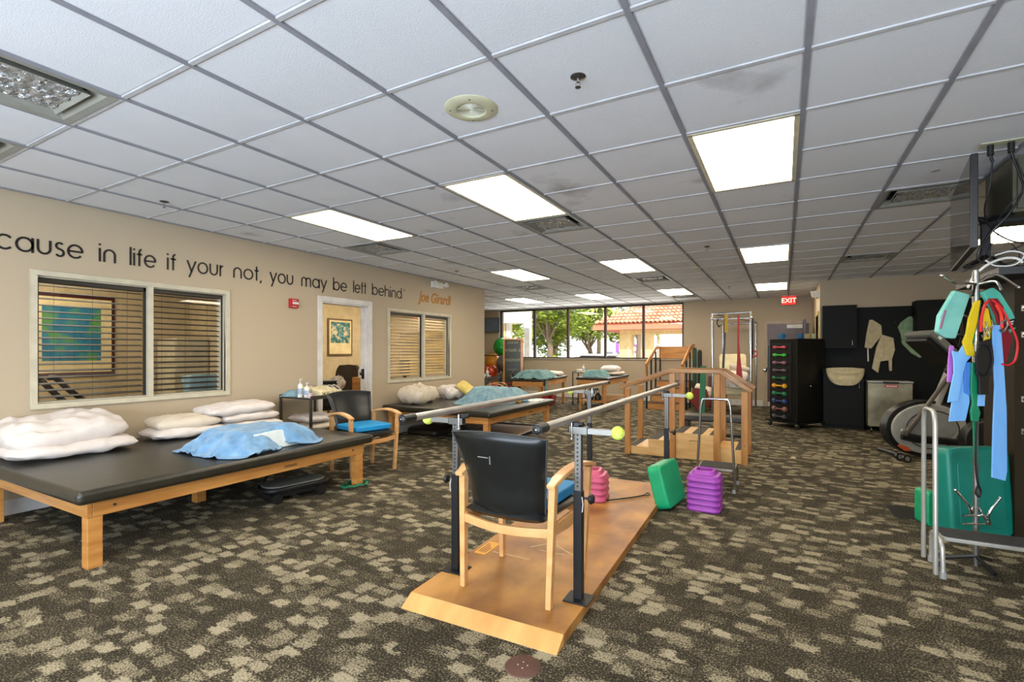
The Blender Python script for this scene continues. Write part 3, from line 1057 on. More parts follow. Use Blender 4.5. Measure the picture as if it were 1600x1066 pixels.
def drape(name, label, m, loc, sx, sy, h, base, rz=0.0, seed=0, top=.55, fold=.03, cat='towel', n=56, edge=.05, group=None, ridge=None, notch=None):
    """cloth lying over a block: block top is 'top' of the cloth footprint, cloth falls to the table around it"""
    b = MB()
    def f(u, v):
        a, c = 2 * u - 1, 2 * v - 1
        d = max(abs(a), abs(c))
        ang = math.atan2(c, a)
        e = (d - top) / (1 - top)
        if e <= 0:
            z = h
        else:
            z = h * max(0.0, 1 - e * 1.25) ** .85
        k = 1 + edge * (nz(math.cos(ang) * 1.7 + seed, math.sin(ang) * 1.7) * 1.6) * d
        if notch:
            k *= 1 - notch[2] * math.exp(-((ang - notch[0]) / notch[1]) ** 2) * d
        sh = max(0.0, e)
        z += fold * sh * math.sin(ang * 9 + 3 * nz(a * 2, c * 2, seed)) * max(0, 1 - e * .6)
        z += .012 * nz(a * 3 + seed, c * 3) + .007 * nz(a * 9, c * 9 + seed) + (.007 * abs(nz(a * 6 + seed, c * 6 + 3)) * 2 + .02 * sh * nz(a * 12 + seed, c * 12)) * (1 if h > .1 else .2)
        if e <= 0 and ridge and ridge < .025:
            z = max(z, h + .006)
        if ridge:
            z += ridge * nz(a * 2.2 + seed, c * 1.6)
        z = max(z, .003 + .004 * abs(nz(a * 12, c * 12)))
        sq = 1.0 - .12 * min(abs(a), abs(c)) ** 2 * d
        return (a * sx / 2 * k * sq, c * sy / 2 * k * sq, z + base)
    b.grid(n, n, f)
    o = b.build(name, m, smooth=60, solid=.006)
    return tag(o, label, cat, group, loc=loc, rot=(0, 0, rz))
# foam bolster under the near blue towel
r = MB().prism([(-.26, 0), (.265, 0), (.20, .142), (-.20, .142)], -.27, .27, 'y')
o = r.build('foam_wedge', FOAM, bev=.012)
tag(o, 'white foam block peeking out from under the near blue towel', 'foam block', loc=(-3.98, 2.70, .491), rot=(0, 0, R(8)))
drape('towel', 'rumpled bright blue terry towel over a foam block on the near table', TOWEL, (-4.02, 2.66, .492), .84, 1.04, .155, .0, R(8), 5, .52, .06, n=90, ridge=.018, edge=.16, notch=(.12, .22, .34))
drape('towel', 'long dusty blue towel heaped on the second padded table', TOWELG, (-4.12, 6.85, .497), .80, 1.45, .22, .0, R(-8), 17, .45, .04, ridge=.06, group='towels')
o = drape('paper_sheet', 'loose white paper sheet near the far edge of the second table', PLASTERW, (-3.72, 7.35, .497), .42, .5, .012, 0, R(10), 8, .7, .004, cat='sheet')
o = MB().sphere((0, 0, .03), .03, 12, (1.4, 1, 1)).build('cloth_toy', mat('mustard_cloth', (214, 160, 66), .8))
tag(o, 'small mustard coloured item beside the dusty blue towel', 'cloth', loc=(-3.66, 6.85, .497))
o = MB().sphere((0, 0, .024), .026, 12, (1.3, 1, .9)).build('cloth_scrap', TOWEL)
tag(o, 'small pale blue scrap beside the mustard item', 'cloth', loc=(-3.62, 7.03, .497))

# ------------------------------------------------------------------ upholstered armchairs
def armchair(label, loc, rz, cushion, scale=1.0, group='wooden armchairs with black upholstery'):
    r = E('armchair', label, 'armchair', loc, rz, group)
    def leg(x, y, xt, yt, zt, w=.036, d=.044):
        return MB().raw([(x - w * .4, y - d * .4, 0), (x + w * .4, y - d * .4, 0), (x + w * .4, y + d * .4, 0), (x - w * .4, y + d * .4, 0),
                         (xt - w / 2, yt - d / 2, zt), (xt + w / 2, yt - d / 2, zt), (xt + w / 2, yt + d / 2, zt), (xt - w / 2, yt + d / 2, zt)],
                        [(0, 3, 2, 1), (4, 5, 6, 7), (0, 1, 5, 4), (1, 2, 6, 5), (2, 3, 7, 6), (3, 0, 4, 7)])
    for s in (-1, 1):
        leg(s * .26, .21, s * .285, .235, .61).build('leg', PALE, r, bev=.004)
        leg(s * .25, -.22, s * .265, -.20, .605).build('leg', PALE, r, bev=.004)
        # bowed arm
        pts = smoothpath([(s * .268, -.245, .598), (s * .275, -.12, .635), (s * .285, .03, .652), (s * .292, .17, .640), (s * .292, .275, .612)], 6)
        a = MB().tube(pts, [(.023, .011)] * 3 + [(.028, .012)] * (len(pts) - 6) + [(.026, .011)] * 3, 4, flat=(0, 0, 1))
        a.build('armrest', PALE, r, bev=.006, seg=3)
        MB().prism([(-.21, .395), (.23, .395), (.23, .345), (.0, .325), (-.21, .345)], s * .25 - .011, s * .25 + .011, 'x').build('side_rail', PALE, r, bev=.003)
    for yy, bow in ((.235, .05), (-.21, -.03)):
        pts = [(-.25 + .5 * t / 12, yy + bow * math.sin(PI * t / 12), .365 - .012 * math.sin(PI * t / 12)) for t in range(13)]
        MB().tube(pts, [(.011, .022)] * 13, 4, flat=(0, 0, 1)).build('cross_rail', PALE, r, bev=.003)
    # seat pad
    b = MB()
    N = 22
    for sgn in (1, -1):
        def f(u, v, sgn=sgn):
            a, c = 2 * u - 1, 2 * v - 1
            e = (1 - abs(a) ** 5) ** .5 * (1 - abs(c) ** 5) ** .5
            x = a * .25 * (1 - .04 * (1 - c))
            y = .01 + c * .245 + .05 * (1 - a * a) * (1 if c > 0 else -.45) * abs(c)
            return (x, y, .425 + sgn * .038 * e + .012 * c * c * (c > 0) * 0)
        b.grid(N, N, f)
    b.build('seat', LEATHER, r, smooth=60)
    # backrest, curved in plan, waisted towards the seat, leaning back
    b = MB()
    NU, NV = 26, 22
    def bp(u, v, sgn):
        a, c = 2 * u - 1, v
        c2 = 2 * v - 1
        e = (1 - abs(a) ** 6) ** .5 * (1 - abs(c2) ** 6) ** .5
        hw = .215 + .06 * c ** 1.6
        z = .435 + .40 * c + .022 * (1 - a * a) * (c > .5) * (c - .5) * 2 - .03 * (1 - a * a) * (1 - c)
        y = -.175 - .115 * c - .05 * (1 - a * a) + .03 * math.sin(PI * c) * 0.6
        pad = .03 + .012 * math.sin(PI * min(1, c * 1.6)) * (sgn > 0)
        return (a * hw, y + sgn * pad * e, z)
    for sgn in (1, -1):
        b.grid(NU, NV, lambda u, v, sgn=sgn: bp(u, v, sgn))
    bk = b.build('backrest', LEATHER, r, smooth=60)
    # bottle-opener shaped chrome clip at the back and piping round the edge
    edge = []
    for t in range(0, 101):
        t_ = t / 100 * 4
        k = int(min(3, t_))
        q = t_ - k
        u, v = [(q, 0), (1, q), (1 - q, 1), (0, 1 - q)][k]
        u = min(.998, max(.002, u))
        v = min(.998, max(.002, v))
        p_ = bp(u, v, 0)
        edge.append((p_[0], p_[1] - .004, p_[2]))
    MB().tube(edge[:-1], .005, 6, closed=True).build('piping', mat('grey_piping', (66, 68, 66), .35), bk)
    if cushion:
        b = MB()
        pts = rrect(-.225, .225, -.19, .235, .05, 5)
        b.prism(pts, .462, .515, 'z')
        c_ = b.build('seat_cushion', BLUEC, None, bev=.01, seg=3)
        return r, c_
    return r
r, c = armchair('black upholstered armchair on the wooden platform with its back to the camera', (-1.25, 2.40, .05), 0, True)
tag(c, 'bright blue foam cushion on the armchair standing on the platform', 'cushion', 'blue foam seat cushions', loc=(-1.25, 2.40, .05))
# chrome scratch / clip on the back
MB().tube([(-.07, -.362, .735), (-.01, -.365, .735)], .003, 6).tube([(.0, -.366, .744), (.002, -.365, .705)], .003, 6).build('scuff', mat('pale_scuff', (120, 124, 120), .5), r)
r2, c2 = armchair('black upholstered armchair beside the far end of the near padded table', (-4.06, 3.95, 0), R(-103), True)
tag(c2, 'bright blue foam cushion on the armchair beside the padded table', 'cushion', 'blue foam seat cushions', loc=(-4.06, 3.95, 0), rot=(0, 0, R(-103)))

# ------------------------------------------------------------------ parallel bars on their platform
PX0, PX1 = -1.70, -.85
pb = E('parallel_bars', 'steel parallel bars standing on a long wooden platform with a sloping end', 'parallel bars', (-1.275, 1.92, 0), R(1.6))
w = .425
plat = MB()
zt = .05
plat.prism([(.085, 0), (.085, zt), (2.83, zt), (2.97, .004), (2.97, 0)], -w, w, 'x')
MB().prism([(0, 0), (.0, .004), (.083, zt), (.083, 0)], -w, w, 'x').build('ramp', mat('ramp_plywood', (216, 166, 100), .45, rgb2=(196, 144, 80), scale=(8, 3, 3)), pb, bev=.002)
plat.build('platform', PLATM, pb, bev=.003)
# worn cross and pale tape marks
mk = MB()
mk.box(-.30, -.05, .72, .732, zt, zt + .0008)
M = Matrix.Translation((-.02, 1.02, 0)) @ Matrix.Rotation(R(-32), 4, 'Z')
mk.box(-.26, .26, -.006, .006, zt, zt + .0008, M)
M = Matrix.Translation((-.03, 1.02, 0)) @ Matrix.Rotation(R(52), 4, 'Z')
mk.box(-.15, .15, -.006, .006, zt, zt + .0008, M)
mk.box(-.05, .12, .88, .889, zt, zt + .0008)
mk.build('scratch_marks', mat('pale_scratches', (196, 166, 118), .6), pb, smooth=0)
lbl = MB().box(-.40, -.32, .66, .86, zt, zt + .0012)
lbl.build('label', mat('amber_label', (222, 158, 56), .5), pb, smooth=0)
g = MB()
for k in range(4):
    g.box(-.385 + .015 * k, -.380 + .015 * k, .69, .83 - .02 * k, zt + .0012, zt + .0018)
g.build('label_lines', INK, pb, smooth=0)
def bars_post(x, y, side):
    M = Matrix.Translation((x, y, 0))
    MB().box(-.065, .065, -.06, .06, zt, zt + .008, M).build('base_plate', BLACKM, pb, bev=.002)
    h = .022
    pst = MB().box(-h, h, -h, h, zt + .008, .60, M).build('post', BLACKM, pb, bev=.003)
    ipst = MB().box(-.018, .018, -.018, .018, .60, .925, M).build('inner_post', BRONZE, pb, bev=.003)
    hl = MB()
    for k in range(13):
        z = .625 + k * .0215
        hl.cyl((x, y - .0195, z), (x, y - .017, z), .0048, 10)
    hl.build('adjustment_holes', INK, ipst)
    # height knob
    kn = MB().cyl((x + side * .02, y, .565), (x + side * .05, y, .565), .006, 10)
    kn.lathe([(0, 0), (.012, 0), (.024, .008), (.026, .02), (.018, .03), (0, .032)], 18, Matrix.Translation((x + side * .05, y, .565)) @ Matrix.Rotation(side * R(90), 4, 'Y'))
    kn.build('knob', BLACKP, pst)
    MB().tube([(x + side * .024, y - .02, .575), (x + side * .03, y - .022, .54), (x + side * .026, y - .022, .50)], .003, 6).build('pin_cord', mat('grey_cord', (190, 190, 186), .6), pb)
    # horizontal width arm
    slv = MB().box(-.045, .05, -.02, .02, .885, .925, M).build('arm_sleeve', BRONZE, pb, bev=.003)
    MB().box(*sorted((side * .05, side * .175)), -.014, .014, .89, .919, M).build('width_arm', mat('mid_grey_steel', (142, 140, 134), .4, metal=.7), pb, bev=.002)
    MB().cyl((x - side * .045, y, .905), (x - side * .052, y, .905), .016, 12).build('arm_cap', BLACKP, slv)
    # bar clamp
    cx = x - side * .03
    MB().cyl((cx, y - .022, .84 + .02), (cx, y - .022, .945), .005, 8).sphere((cx, y - .022, .862), .008, 10).build('clamp_bolt', CHROME, pb)
    MB().box(cx - .012, cx + .034, y - .012, y + .012, .925, .945).cyl((cx + .03, y, .935), (cx + .055, y, .938), .012, 12).build('clamp', BLACKP, pb, bev=.002)
    return x, y
posts = [(.378, .41, 1), (-.362, .41, -1), (.405, 2.73, 1), (-.335, 2.73, -1)]
for x, y, s in posts:
    bars_post(x, y, s)
for xb in (.348, -.388 + .055):
    pass
for x0, x1 in ((.345, .392), (-.392, -.345)):
    MB().cyl((x0 - (0 if x0 > 0 else 0), .02, .965), (x1, 3.4, .965), .0195, 24).build('hand_bar', SILV, pb)
    ecap = MB().cyl((x0, -.03, .965), (x0, .06, .965), .023, 24).sphere((x0, -.03, .965), .021, 16, (1, .35, 1)).build('end_cap', BLACKP, pb)
    MB().cyl((x1, 3.36, .965), (x1, 3.42, .965), .0225, 20).build('end_cap', BLACKP, pb)
    d = MB().sphere((x0, -.0385, .965), .005, 8)
    d.build('cap_screw', CHROME, ecap)
# tennis balls pushed on to the arms
tb = None
rot = Matrix.Rotation(R(1.6), 4, 'Z')
for (x, y, s), lb in zip(posts, ['yellow green tennis ball on the near bar arm beside the camera side rail', 'yellow green tennis ball on the near arm of the bar by the padded table',
                                 'yellow green tennis ball on the far bar arm before the maroon panel', 'yellow green tennis ball on the far bar arm before the white topped table']):
    p = rot @ Vector((x + s * .20, y, .905)) + Vector((-1.275, 1.92, 0))
    if tb is None:
        b = MB().sphere((0, 0, 0), .0335, 28)
        tb = E('tennis_ball', lb, 'tennis ball', p, 0, 'tennis balls on the bar arms')
        b.build('felt', TENNIS, tb, smooth=60)
        pts = []
        for t in range(48):
            a = 2 * PI * t / 48
            v = Vector((math.cos(a), math.sin(a), .55 * math.sin(2 * a))).normalized() * .0336
            pts.append(v)
        MB().tube(pts, .0011, 5, closed=True).build('seam', mat('pale_seam', (222, 232, 170), .8), tb)
    else:
        dup(tb, p, s * .7, lb)

# black resistance band lying on the platform
pts = smoothpath([(-1.30, 3.98, .06), (-1.20, 4.10, .058), (-1.12, 4.20, .058), (-1.06, 4.30, .058)], 8)
b = MB().tube(pts, .0055, 8)
lp = [Vector((-1.045 + .018 * math.cos(2 * PI * t / 20), 4.335 + .04 * math.sin(2 * PI * t / 20), .058)) for t in range(20)]
b.tube(lp, .004, 6, closed=True)
tag(b.build('resistance_tube', BLACKP), 'short black cord with a loop lying on the platform by the pink risers', 'cord')

# stacked step risers
def riser(m, w=.27, hh=.06):
    """one square riser with ribbed rounded side and raised hollow collar"""
    b = MB()
    prof = [(.0, .0), (.46, .0), (.49, .12), (.5, .35), (.485, .6), (.45, .78), (.44, 1.0)]
    n = 24
    vs, fs = [], []
    def sq(t, r):
        a = 2 * PI * (t + .5) / n
        c, s = math.cos(a), math.sin(a)
        k = (abs(c) ** 7 + abs(s) ** 7) ** (-1 / 7)
        return (c * k * r * w, s * k * r * w)
    for r_, z in prof[1:]:
        for t in range(n):
            x, y = sq(t, r_)
            vs.append((x, y, z * hh))
    m_ = len(prof) - 1
    for i in range(m_ - 1):
        for t in range(n):
            fs.append((i * n + t, i * n + (t + 1) % n, (i + 1) * n + (t + 1) % n, (i + 1) * n + t))
    fs.append(tuple(range(n - 1, -1, -1)))
    fs.append(tuple((m_ - 1) * n + t for t in range(n)))
    b.raw(vs, fs)
    return b
def collar(w=.27, z0=.06):
    b = MB()
    n = 24
    ring = [(.46, 0), (.44, .16), (.36, .22), (.31, .62), (.27, .66), (.23, .62), (.22, .02)]
    vs, fs = [], []
    for r_, z in ring:
        for t in range(n):
            a = 2 * PI * (t + .5) / n
            c, s = math.cos(a), math.sin(a)
            k = (abs(c) ** 6 + abs(s) ** 6) ** (-1 / 6)
            vs.append((c * k * r_ * w, s * k * r_ * w, z0 + z * .075))
    for i in range(len(ring) - 1):
        for t in range(n):
            fs.append((i * n + t, i * n + (t + 1) % n, (i + 1) * n + (t + 1) % n, (i + 1) * n + t))
    b.raw(vs, fs)
    return b
order = ['bottom', 'second', 'third', 'fourth', 'fifth', 'top']
def riser_stack(m, n, loc, rz, w, hh, colour, where, group):
    names = {4: ['lowest', 'second lowest', 'second highest', 'topmost'], 6: ['lowest', 'second lowest', 'third lowest', 'third highest', 'second highest', 'topmost']}[n]
    first = None
    for k in range(n - 1):
        z = loc[2] + k * hh
        lb = '%s step riser, %s of the stack %s' % (colour, names[k], where)
        if first is None:
            first = tag(riser(m, w, hh * .985).build('step_riser', m, smooth=50), lb, 'step riser', group, loc=(loc[0], loc[1], z), rot=(0, 0, rz))
        else:
            c_ = first.copy()
            COL.objects.link(c_)
            c_.location.z = z
            c_['label'] = lb
    r = E('step_riser', '%s step riser, %s of the stack %s' % (colour, names[n - 1], where), 'step riser', (loc[0], loc[1], loc[2] + (n - 1) * hh), rz, group)
    riser(m, w, hh * .985).build('body', m, r, smooth=50)
    collar(w, hh * .97).build('collar', m, r, smooth=40)
    MB().box(-.215 * w, .215 * w, -.215 * w, .215 * w, hh * .99, hh * 1.02).build('recess', mat(colour + '_recess', (90, 30, 70) if colour == 'pink' else (84, 26, 100), .6), r)  # darker colour stands in for the shade inside the hollow collar
riser_stack(PINK, 4, (-1.44, 4.02, .05), R(8), .27, .052, 'pink', 'on the wooden platform', 'pink step risers')
riser_stack(PURPLE, 6, (-.575, 4.36, 0), R(-2), .265, .047, 'purple', 'on the carpet', 'purple step risers')

# green step block leaning on its edge
r = E('step_block', 'bright green plastic step block standing on its side by the platform edge', 'step block', (-.825, 4.30, 0), R(-8))
M = Matrix.Rotation(R(-15), 4, 'Y')
b = MB().prism(rrect(-.21, .21, .012, .37, .05, 5), -.06, .06, 'x', M)
b.build('body', GREEN, r, bev=.02, seg=3)
b = MB()
for k in range(5):
    b.box(-.066, -.058, -.16 + k * .07, -.13 + k * .07, .06, .33, M)
b.build('rib', GREEN, r, bev=.003)

# step stool with tall hoop handle
def hoop_stool(label, loc, rz, sx, sy, h, hz, side, hw, m=STEEL, lean=0.0, r_=.0125):
    r = E('step_stool', label, 'step stool', loc, rz, 'step stools with hoop handles')
    MB().prism(rrect(-sx / 2, sx / 2, -sy / 2, sy / 2, .03, 4), h - .028, h - .006, 'z').build('step', ALU, r, bev=.003)
    MB().prism(rrect(-sx / 2 + .012, sx / 2 - .012, -sy / 2 + .012, sy / 2 - .012, .025, 4), h - .006, h, 'z').build('tread', mat('ribbed_black_rubber', (44, 44, 44), .8, bump=.4, bscale=80), r)
    for s in (-1, 1):
        x = s * (sx / 2 - .0)
        pts = [(x, -sy / 2 - .03, .02), (x, -sy / 2 - .02, h * .55)] + [(x, -sy / 2 - .02 + .06 * (1 - math.cos(a)), h * .55 + (h * .33) * math.sin(a)) for a in (R(30), R(60), R(90))]
        pts += [(x, -p[1], p[2]) for p in reversed(pts)]
        lf_ = MB().tube(smoothpath(pts, 3), r_, 12).build('leg_frame', m, r)
        for s2 in (-1, 1):
            MB().cyl((x, s2 * (sy / 2 + .03), 0), (x, s2 * (sy / 2 + .03), .035), .017, 12).build('foot', mat('grey_rubber_foot', (150, 150, 146), .7), lf_)
    # hoop
    if side == 'x':
        x = -sx / 2 - .035
        pts = [(x, -hw, .02), (x - lean, -hw + .01, hz - .07), (x - lean, -hw + .03, hz - .02), (x - lean, -hw + .07, hz), (x - lean, hw - .07, hz), (x - lean, hw - .03, hz - .02), (x - lean, hw - .01, hz - .07), (x, hw, .02)]
    else:
        y = -sy / 2 - .03
        pts = [(-hw, y, .02), (-hw * .75, y, hz - .08), (-hw * .68, y, hz - .02), (-hw * .5, y, hz), (hw * .5, y, hz), (hw * .68, y, hz - .02), (hw * .75, y, hz - .08), (hw, y, .02)]
    out = [pts[0]] + [tuple(p) for p in smoothpath(pts[1:-1], 5)] + [pts[-1]]
    MB().tube(out, r_, 14).build('handle', m, r)
    return r
hoop_stool('chrome step stool with a tall narrow hoop behind the purple risers', (-.56, 5.12, 0), 0, .32, .30, .215, .86, 'y', .17, CHROME, r_=.0115)
hoop_stool('steel step stool with a tall side hoop at the right edge of the picture', (1.06, 3.80, 0), 0, .52, .20, .235, .955, 'x', .14, SATIN)

# ------------------------------------------------------------------ training stairs in the middle
def stairs():
    r = E('training_stairs', 'small wooden training stairs with oak hand rails on both sides', 'training stairs', (-1.08, 6.57, 0), 0)
    ox, oy = 1.08, -6.57
    def X(x): return x + 1.08
    def steps(nm, poly, m=PLY):
        return MB().prism([(X(a), b) for a, b in poly], -.30, .30, 'y').build(nm, m, r, bev=.003)
    steps('small_step', [(-1.76, 0), (-1.76, .10), (-1.50, .10), (-1.50, .205), (-1.205, .205), (-1.205, 0)])
    steps('top_step', [(-1.20, 0), (-1.20, .31), (-.70, .31), (-.70, 0)])
    steps('large_step', [(-.695, 0), (-.695, .16), (-.43, .16), (-.43, 0)])
    def grip(x0, x1, z):
        MB().box(X(x0), X(x1), -.29, .29, z, z + .003).build('grip_strip', GRIP, r)
    grip(-1.75, -1.66, .10)
    grip(-1.50, -1.38, .205)
    grip(-1.19, -1.08, .31)
    grip(-.98, -.86, .31)
    grip(-.78, -.71, .31)
    grip(-.50, -.44, .16)
    for s in (-1, 1):
        y = s * .325
        for x, zt_ in ((-1.755, .84), (-1.20, 1.04), (-.69, 1.04), (-.395, .84)):
            MB().box(X(x) - .035, X(x) + .035, y - .022, y + .022, 0, zt_).build('post', OAK, r, bev=.004)
        line = [(-1.86, .845), (-1.25, 1.07), (-.66, 1.07), (-.32, .845)]
        pts = [(X(a), y, b) for a, b in line]
        MB().tube(pts, [(.024, .018)] * 4, 4, flat=(0, 1, 0.0001)).build('hand_rail', OAKH, r, bev=.006, seg=2)
        for x in (-.69, -1.20, -.395):
            MB().cyl((X(x), s * .347, .22), (X(x), s * .350, .22), .007, 10).build('bolt', DARKST, r)
    g = MB()
    for k in range(2):
        g.tube([(X(-.94) + t * .011, -.3015, .225 + .008 * math.sin(t * 1.7 + k * 2.4)) for t in range(-6, 7)], .0016, 5)
    g.build('maker_mark', INK, r)
stairs()

# long black bench behind the stairs
r = E('padded_bench', 'low black padded bench behind the wooden training stairs', 'bench', (-.86, 7.55, 0), R(3))
MB().box(-.42, .42, -.17, .17, .32, .40).build('pad', VINYL, r, bev=.02, seg=3)
for s in (-1, 1):
    MB().box(s * .37 - .025, s * .37 + .025, -.15, .15, 0, .32).build('leg', BLACKP, r, bev=.004)
MB().box(-.35, .35, -.02, .02, .1, .14).build('stretcher', BLACKP, r)

# ------------------------------------------------------------------ big wooden stairs at the far window
def bigstairs():
    r = E('exercise_staircase', 'tall wooden exercise staircase with dark metal posts before the far window', 'exercise stairs', (-2.36, 11.35, 0), R(-2))
    w = .37
    for k in range(4):
        y0 = k * .27
        MB().box(-w, w, y0, y0 + (.27 if k < 3 else .45), .0 if k == 0 else .155 * k - .02, .155 * (k + 1) - .012).build('riser_box', WOODH, r, bev=.003)
        MB().box(-w - .005, w + .005, y0 - .012, y0 + .27, .155 * (k + 1) - .012, .155 * (k + 1)).build('tread_edge', mat('dark_tread_edge', (70, 48, 30), .7), r)
    for s in (-1, 1):
        x = s * (w + .03)
        for y, h in ((.02, 1.0), (.40, 1.15), (.80, 1.32), (1.24, 1.42)):
            MB().box(x - .018, x + .018, y - .018, y + .018, 0, h).build('post', BLACKM, r, bev=.003)
        pts = [(x, -.06, .99), (x, .85, 1.42), (x, 1.28, 1.46)]
        MB().tube(pts, [(.05, .018)] * 3, 4, flat=(1, 0, 0)).build('hand_rail', WOODX, r, bev=.005)
        MB().tube([(x, -.04, .99), (x, .03, .72), (x, .05, .55)], [(.03, .014)] * 3, 4, flat=(1, 0, 0)).build('rail_curve', WOOD, r, bev=.004)
    MB().box(-w - .03, w + .03, 1.22, 1.25, 1.14, 1.44).build('back_board', WOODH, r, bev=.005)
bigstairs()

# ------------------------------------------------------------------ carpet details
o = MB().lathe([(0, .006), (.06, .006), (.072, .004), (.076, 0)], 36).build('floor_cover', mat('brown_floor_cover', (92, 62, 52), .6, rgb2=(80, 52, 44), bump=.2))
tag(o, 'round brown floor outlet cover set in the carpet before the platform', 'floor cover', loc=(-.945, 1.80, 0))
g = MB()
for a in range(4):
    g.cyl((.02 * math.cos(a * 1.6 + .3), .02 * math.sin(a * 1.6 + .3), .006), (.02 * math.cos(a * 1.6 + .3), .02 * math.sin(a * 1.6 + .3), .0072), .003, 8)
g.build('screw', SPK, o)
o = MB().box(-.025, .025, -.018, .018, 0, .012).build('foam_chip', mat('cream_chip', (226, 210, 160), .7), bev=.004)
tag(o, 'small cream chip lying alone on the open carpet', 'litter', loc=(.10, 6.95, 0), rot=(0, 0, .4))
o = MB().box(-.10, .10, -.17, .17, 0, .004).build('floor_hatch', BLACKM, bev=.001)
tag(o, 'dark metal floor hatch in the carpet beside the steel hoop', 'floor hatch', loc=(.86, 5.02, 0))

# ------------------------------------------------------------------ under the near table
r = E('floor_stepper', 'black and grey rocking exercise board pushed under the near padded table', 'exercise board', (-3.86, 2.92, 0), R(78))
b = MB().prism(rrect(-.30, .30, -.15, .15, .12, 6), .10, .135, 'z')
b.build('base', BLACKP, r, bev=.012)
MB().prism(rrect(-.27, .27, -.13, .13, .11, 6), .135, .15, 'z').build('deck', mat('grey_deck', (104, 106, 98), .6), r, bev=.006)
MB().tube(smoothpath([(-.22, .12, .12), (-.15, .17, .19), (.05, .19, .215), (.2, .14, .14)], 6), .011, 10).build('grip_hoop', BLACKP, r)
for s in (-1, 1):
    MB().cyl((s * .2, -.13, .045), (s * .2, .13, .045), .045, 18).build('roller', BLACKP, r)
MB().box(-.2, .2, -.1, .1, .05, .11).build('frame', BLACKM, r)
# green loop band round the leg
pts = []
for t in range(60):
    a = 2 * PI * t / 60
    pts.append((.13 * math.cos(a) + .02 * math.sin(3 * a), .075 * math.sin(a) + .015 * math.cos(4 * a), .016 + .012 * math.sin(5 * a) ** 2))
o = MB().tube(pts, [(.003, .014)] * 60, 6, closed=True).build('resistance_loop', DARKGREEN)
tag(o, 'green rubber loop lying around the leg of the near padded table', 'resistance band', loc=(-3.64, 3.44, 0), rot=(0, 0, R(65)))

# folded black frame lying under the second table
r = E('folded_frame', 'black edged flat folding board lying on the floor under the second table', 'folding board', (-3.98, 6.95, 0), R(4))
MB().box(-.44, .44, -.60, .60, .02, .035).build('panel', mat('brown_board', (150, 118, 84), .6), r)
f = MB()
for s in (-1, 1):
    f.box(*sorted((s * .44, s * .47)), -.63, .63, .0, .055)
    f.box(-.47, .47, *sorted((s * .60, s * .63)), 0, .055)
f.build('rim', BLACKM, r, bev=.006)
MB().cyl((.475, -.55, .06), (.475, .55, .06), .01, 12).build('rod', SILV, r)
o = MB().prism(rrect(-.30, .30, -.35, .35, .08, 5), 0, .10, 'z').build('black_bolster', VINYL, bev=.04, seg=4)
tag(o, 'black rounded pad on the floor in the shade of the second table', 'pad', loc=(-4.95, 6.35, 0))

# ------------------------------------------------------------------ equipment cart by the door
def cart(label, loc, rz, sx, sy, hs, group='steel equipment carts'):
    r = E('equipment_cart', label, 'cart', loc, rz, group)
    for z in hs:
        MB().box(-sx / 2, sx / 2, -sy / 2, sy / 2, z - .02, z).build('shelf', DARKST, r, bev=.004)
        f = MB()
        for s in (-1, 1):
            f.box(*sorted((s * sx / 2, s * (sx / 2 - .006))), -sy / 2, sy / 2, z, z + .025)
        f.build('shelf_lip', DARKST, r)
    for s in (-1, 1):
        for t in (-1, 1):
            MB().box(s * (sx / 2 - .012) - .013, s * (sx / 2 - .012) + .013, t * (sy / 2 - .012) - .013, t * (sy / 2 - .012) + .013, .07, hs[0]).build('leg', DARKST, r, bev=.002)
            MB().cyl((s * (sx / 2 - .012) - .012, t * (sy / 2 - .012), .035), (s * (sx / 2 - .012) + .012, t * (sy / 2 - .012), .035), .035, 16).build('caster', BLACKP, r)
    return r
CX, CY = -5.06, 4.10
cart('grey steel two shelf cart beside the doorway with a therapy unit on top', (CX, CY, 0), 0, .56, .52, (.765, .36))
def bottle(label, loc, h=.16, rr=.028, m=PLASTERW, group='pump bottles on the cart'):
    r = E('pump_bottle', label, 'bottle', loc, 0, group)
    MB().lathe([(0, 0), (rr, 0), (rr, h * .7), (rr * .8, h * .8), (rr * .35, h * .86), (rr * .35, h * .92), (0, h * .92)], 20).build('body', m, r)
    bd = r.children[0]
    MB().cyl((0, 0, h * .9), (0, 0, h * 1.1), rr * .2, 10).box(-rr * .2, rr * 1.0, -rr * .2, rr * .2, h * 1.08, h * 1.15).build('pump', PLASTERW, r)
    MB().lathe([(rr + .0006, h * .2), (rr + .0006, h * .55)], 20).build('sticker', mat('blue_white_label', (170, 190, 215), .5), bd)
    return r
bottle('taller white pump bottle on the cart beside the blue cloth', (CX + .02, CY - .2, .765), .19, .03)
bottle('shorter white bottle on the cart beside the taller pump bottle', (CX + .10, CY - .17, .765), .15, .032)
o = MB().lathe([(0, 0), (.03, 0), (.033, .055), (.0, .055)], 18).build('jar', mat('pink_jar', (220, 196, 204), .4))
tag(o, 'small pale pink jar at the front corner of the cart', 'jar', loc=(CX + .19, CY - .2, .765))
r = E('therapy_unit', 'cream electrotherapy unit with cables on the cart', 'therapy unit', (CX + .06, CY + .08, .765), R(4))
MB().prism([(-.15, 0), (.16, 0), (.16, .07), (-.15, .115)], -.17, .17, 'y').build('case', CREAMP, r, bev=.01)
MB().box(.161, .166, -.15, .15, .015, .055).build('front_panel', mat('unit_panel', (196, 184, 140), .5), r)
for k in range(5):
    MB().sphere((.168, -.12 + k * .06, .035), .009, 10).build('knob', INK, r)
cb = MB()
for k in range(4):
    cb.tube(smoothpath([(-.05 + .03 * k, -.1 + .07 * k, .10), (.06, -.06 + .07 * k, .125), (.2, -.04 + .06 * k, .04), (.22, -.02 + .06 * k, -.15), (.20, .0 + .05 * k, -.33)], 6), .0045, 6)
cb.build('cable', CREAMP, r)
cb = MB()
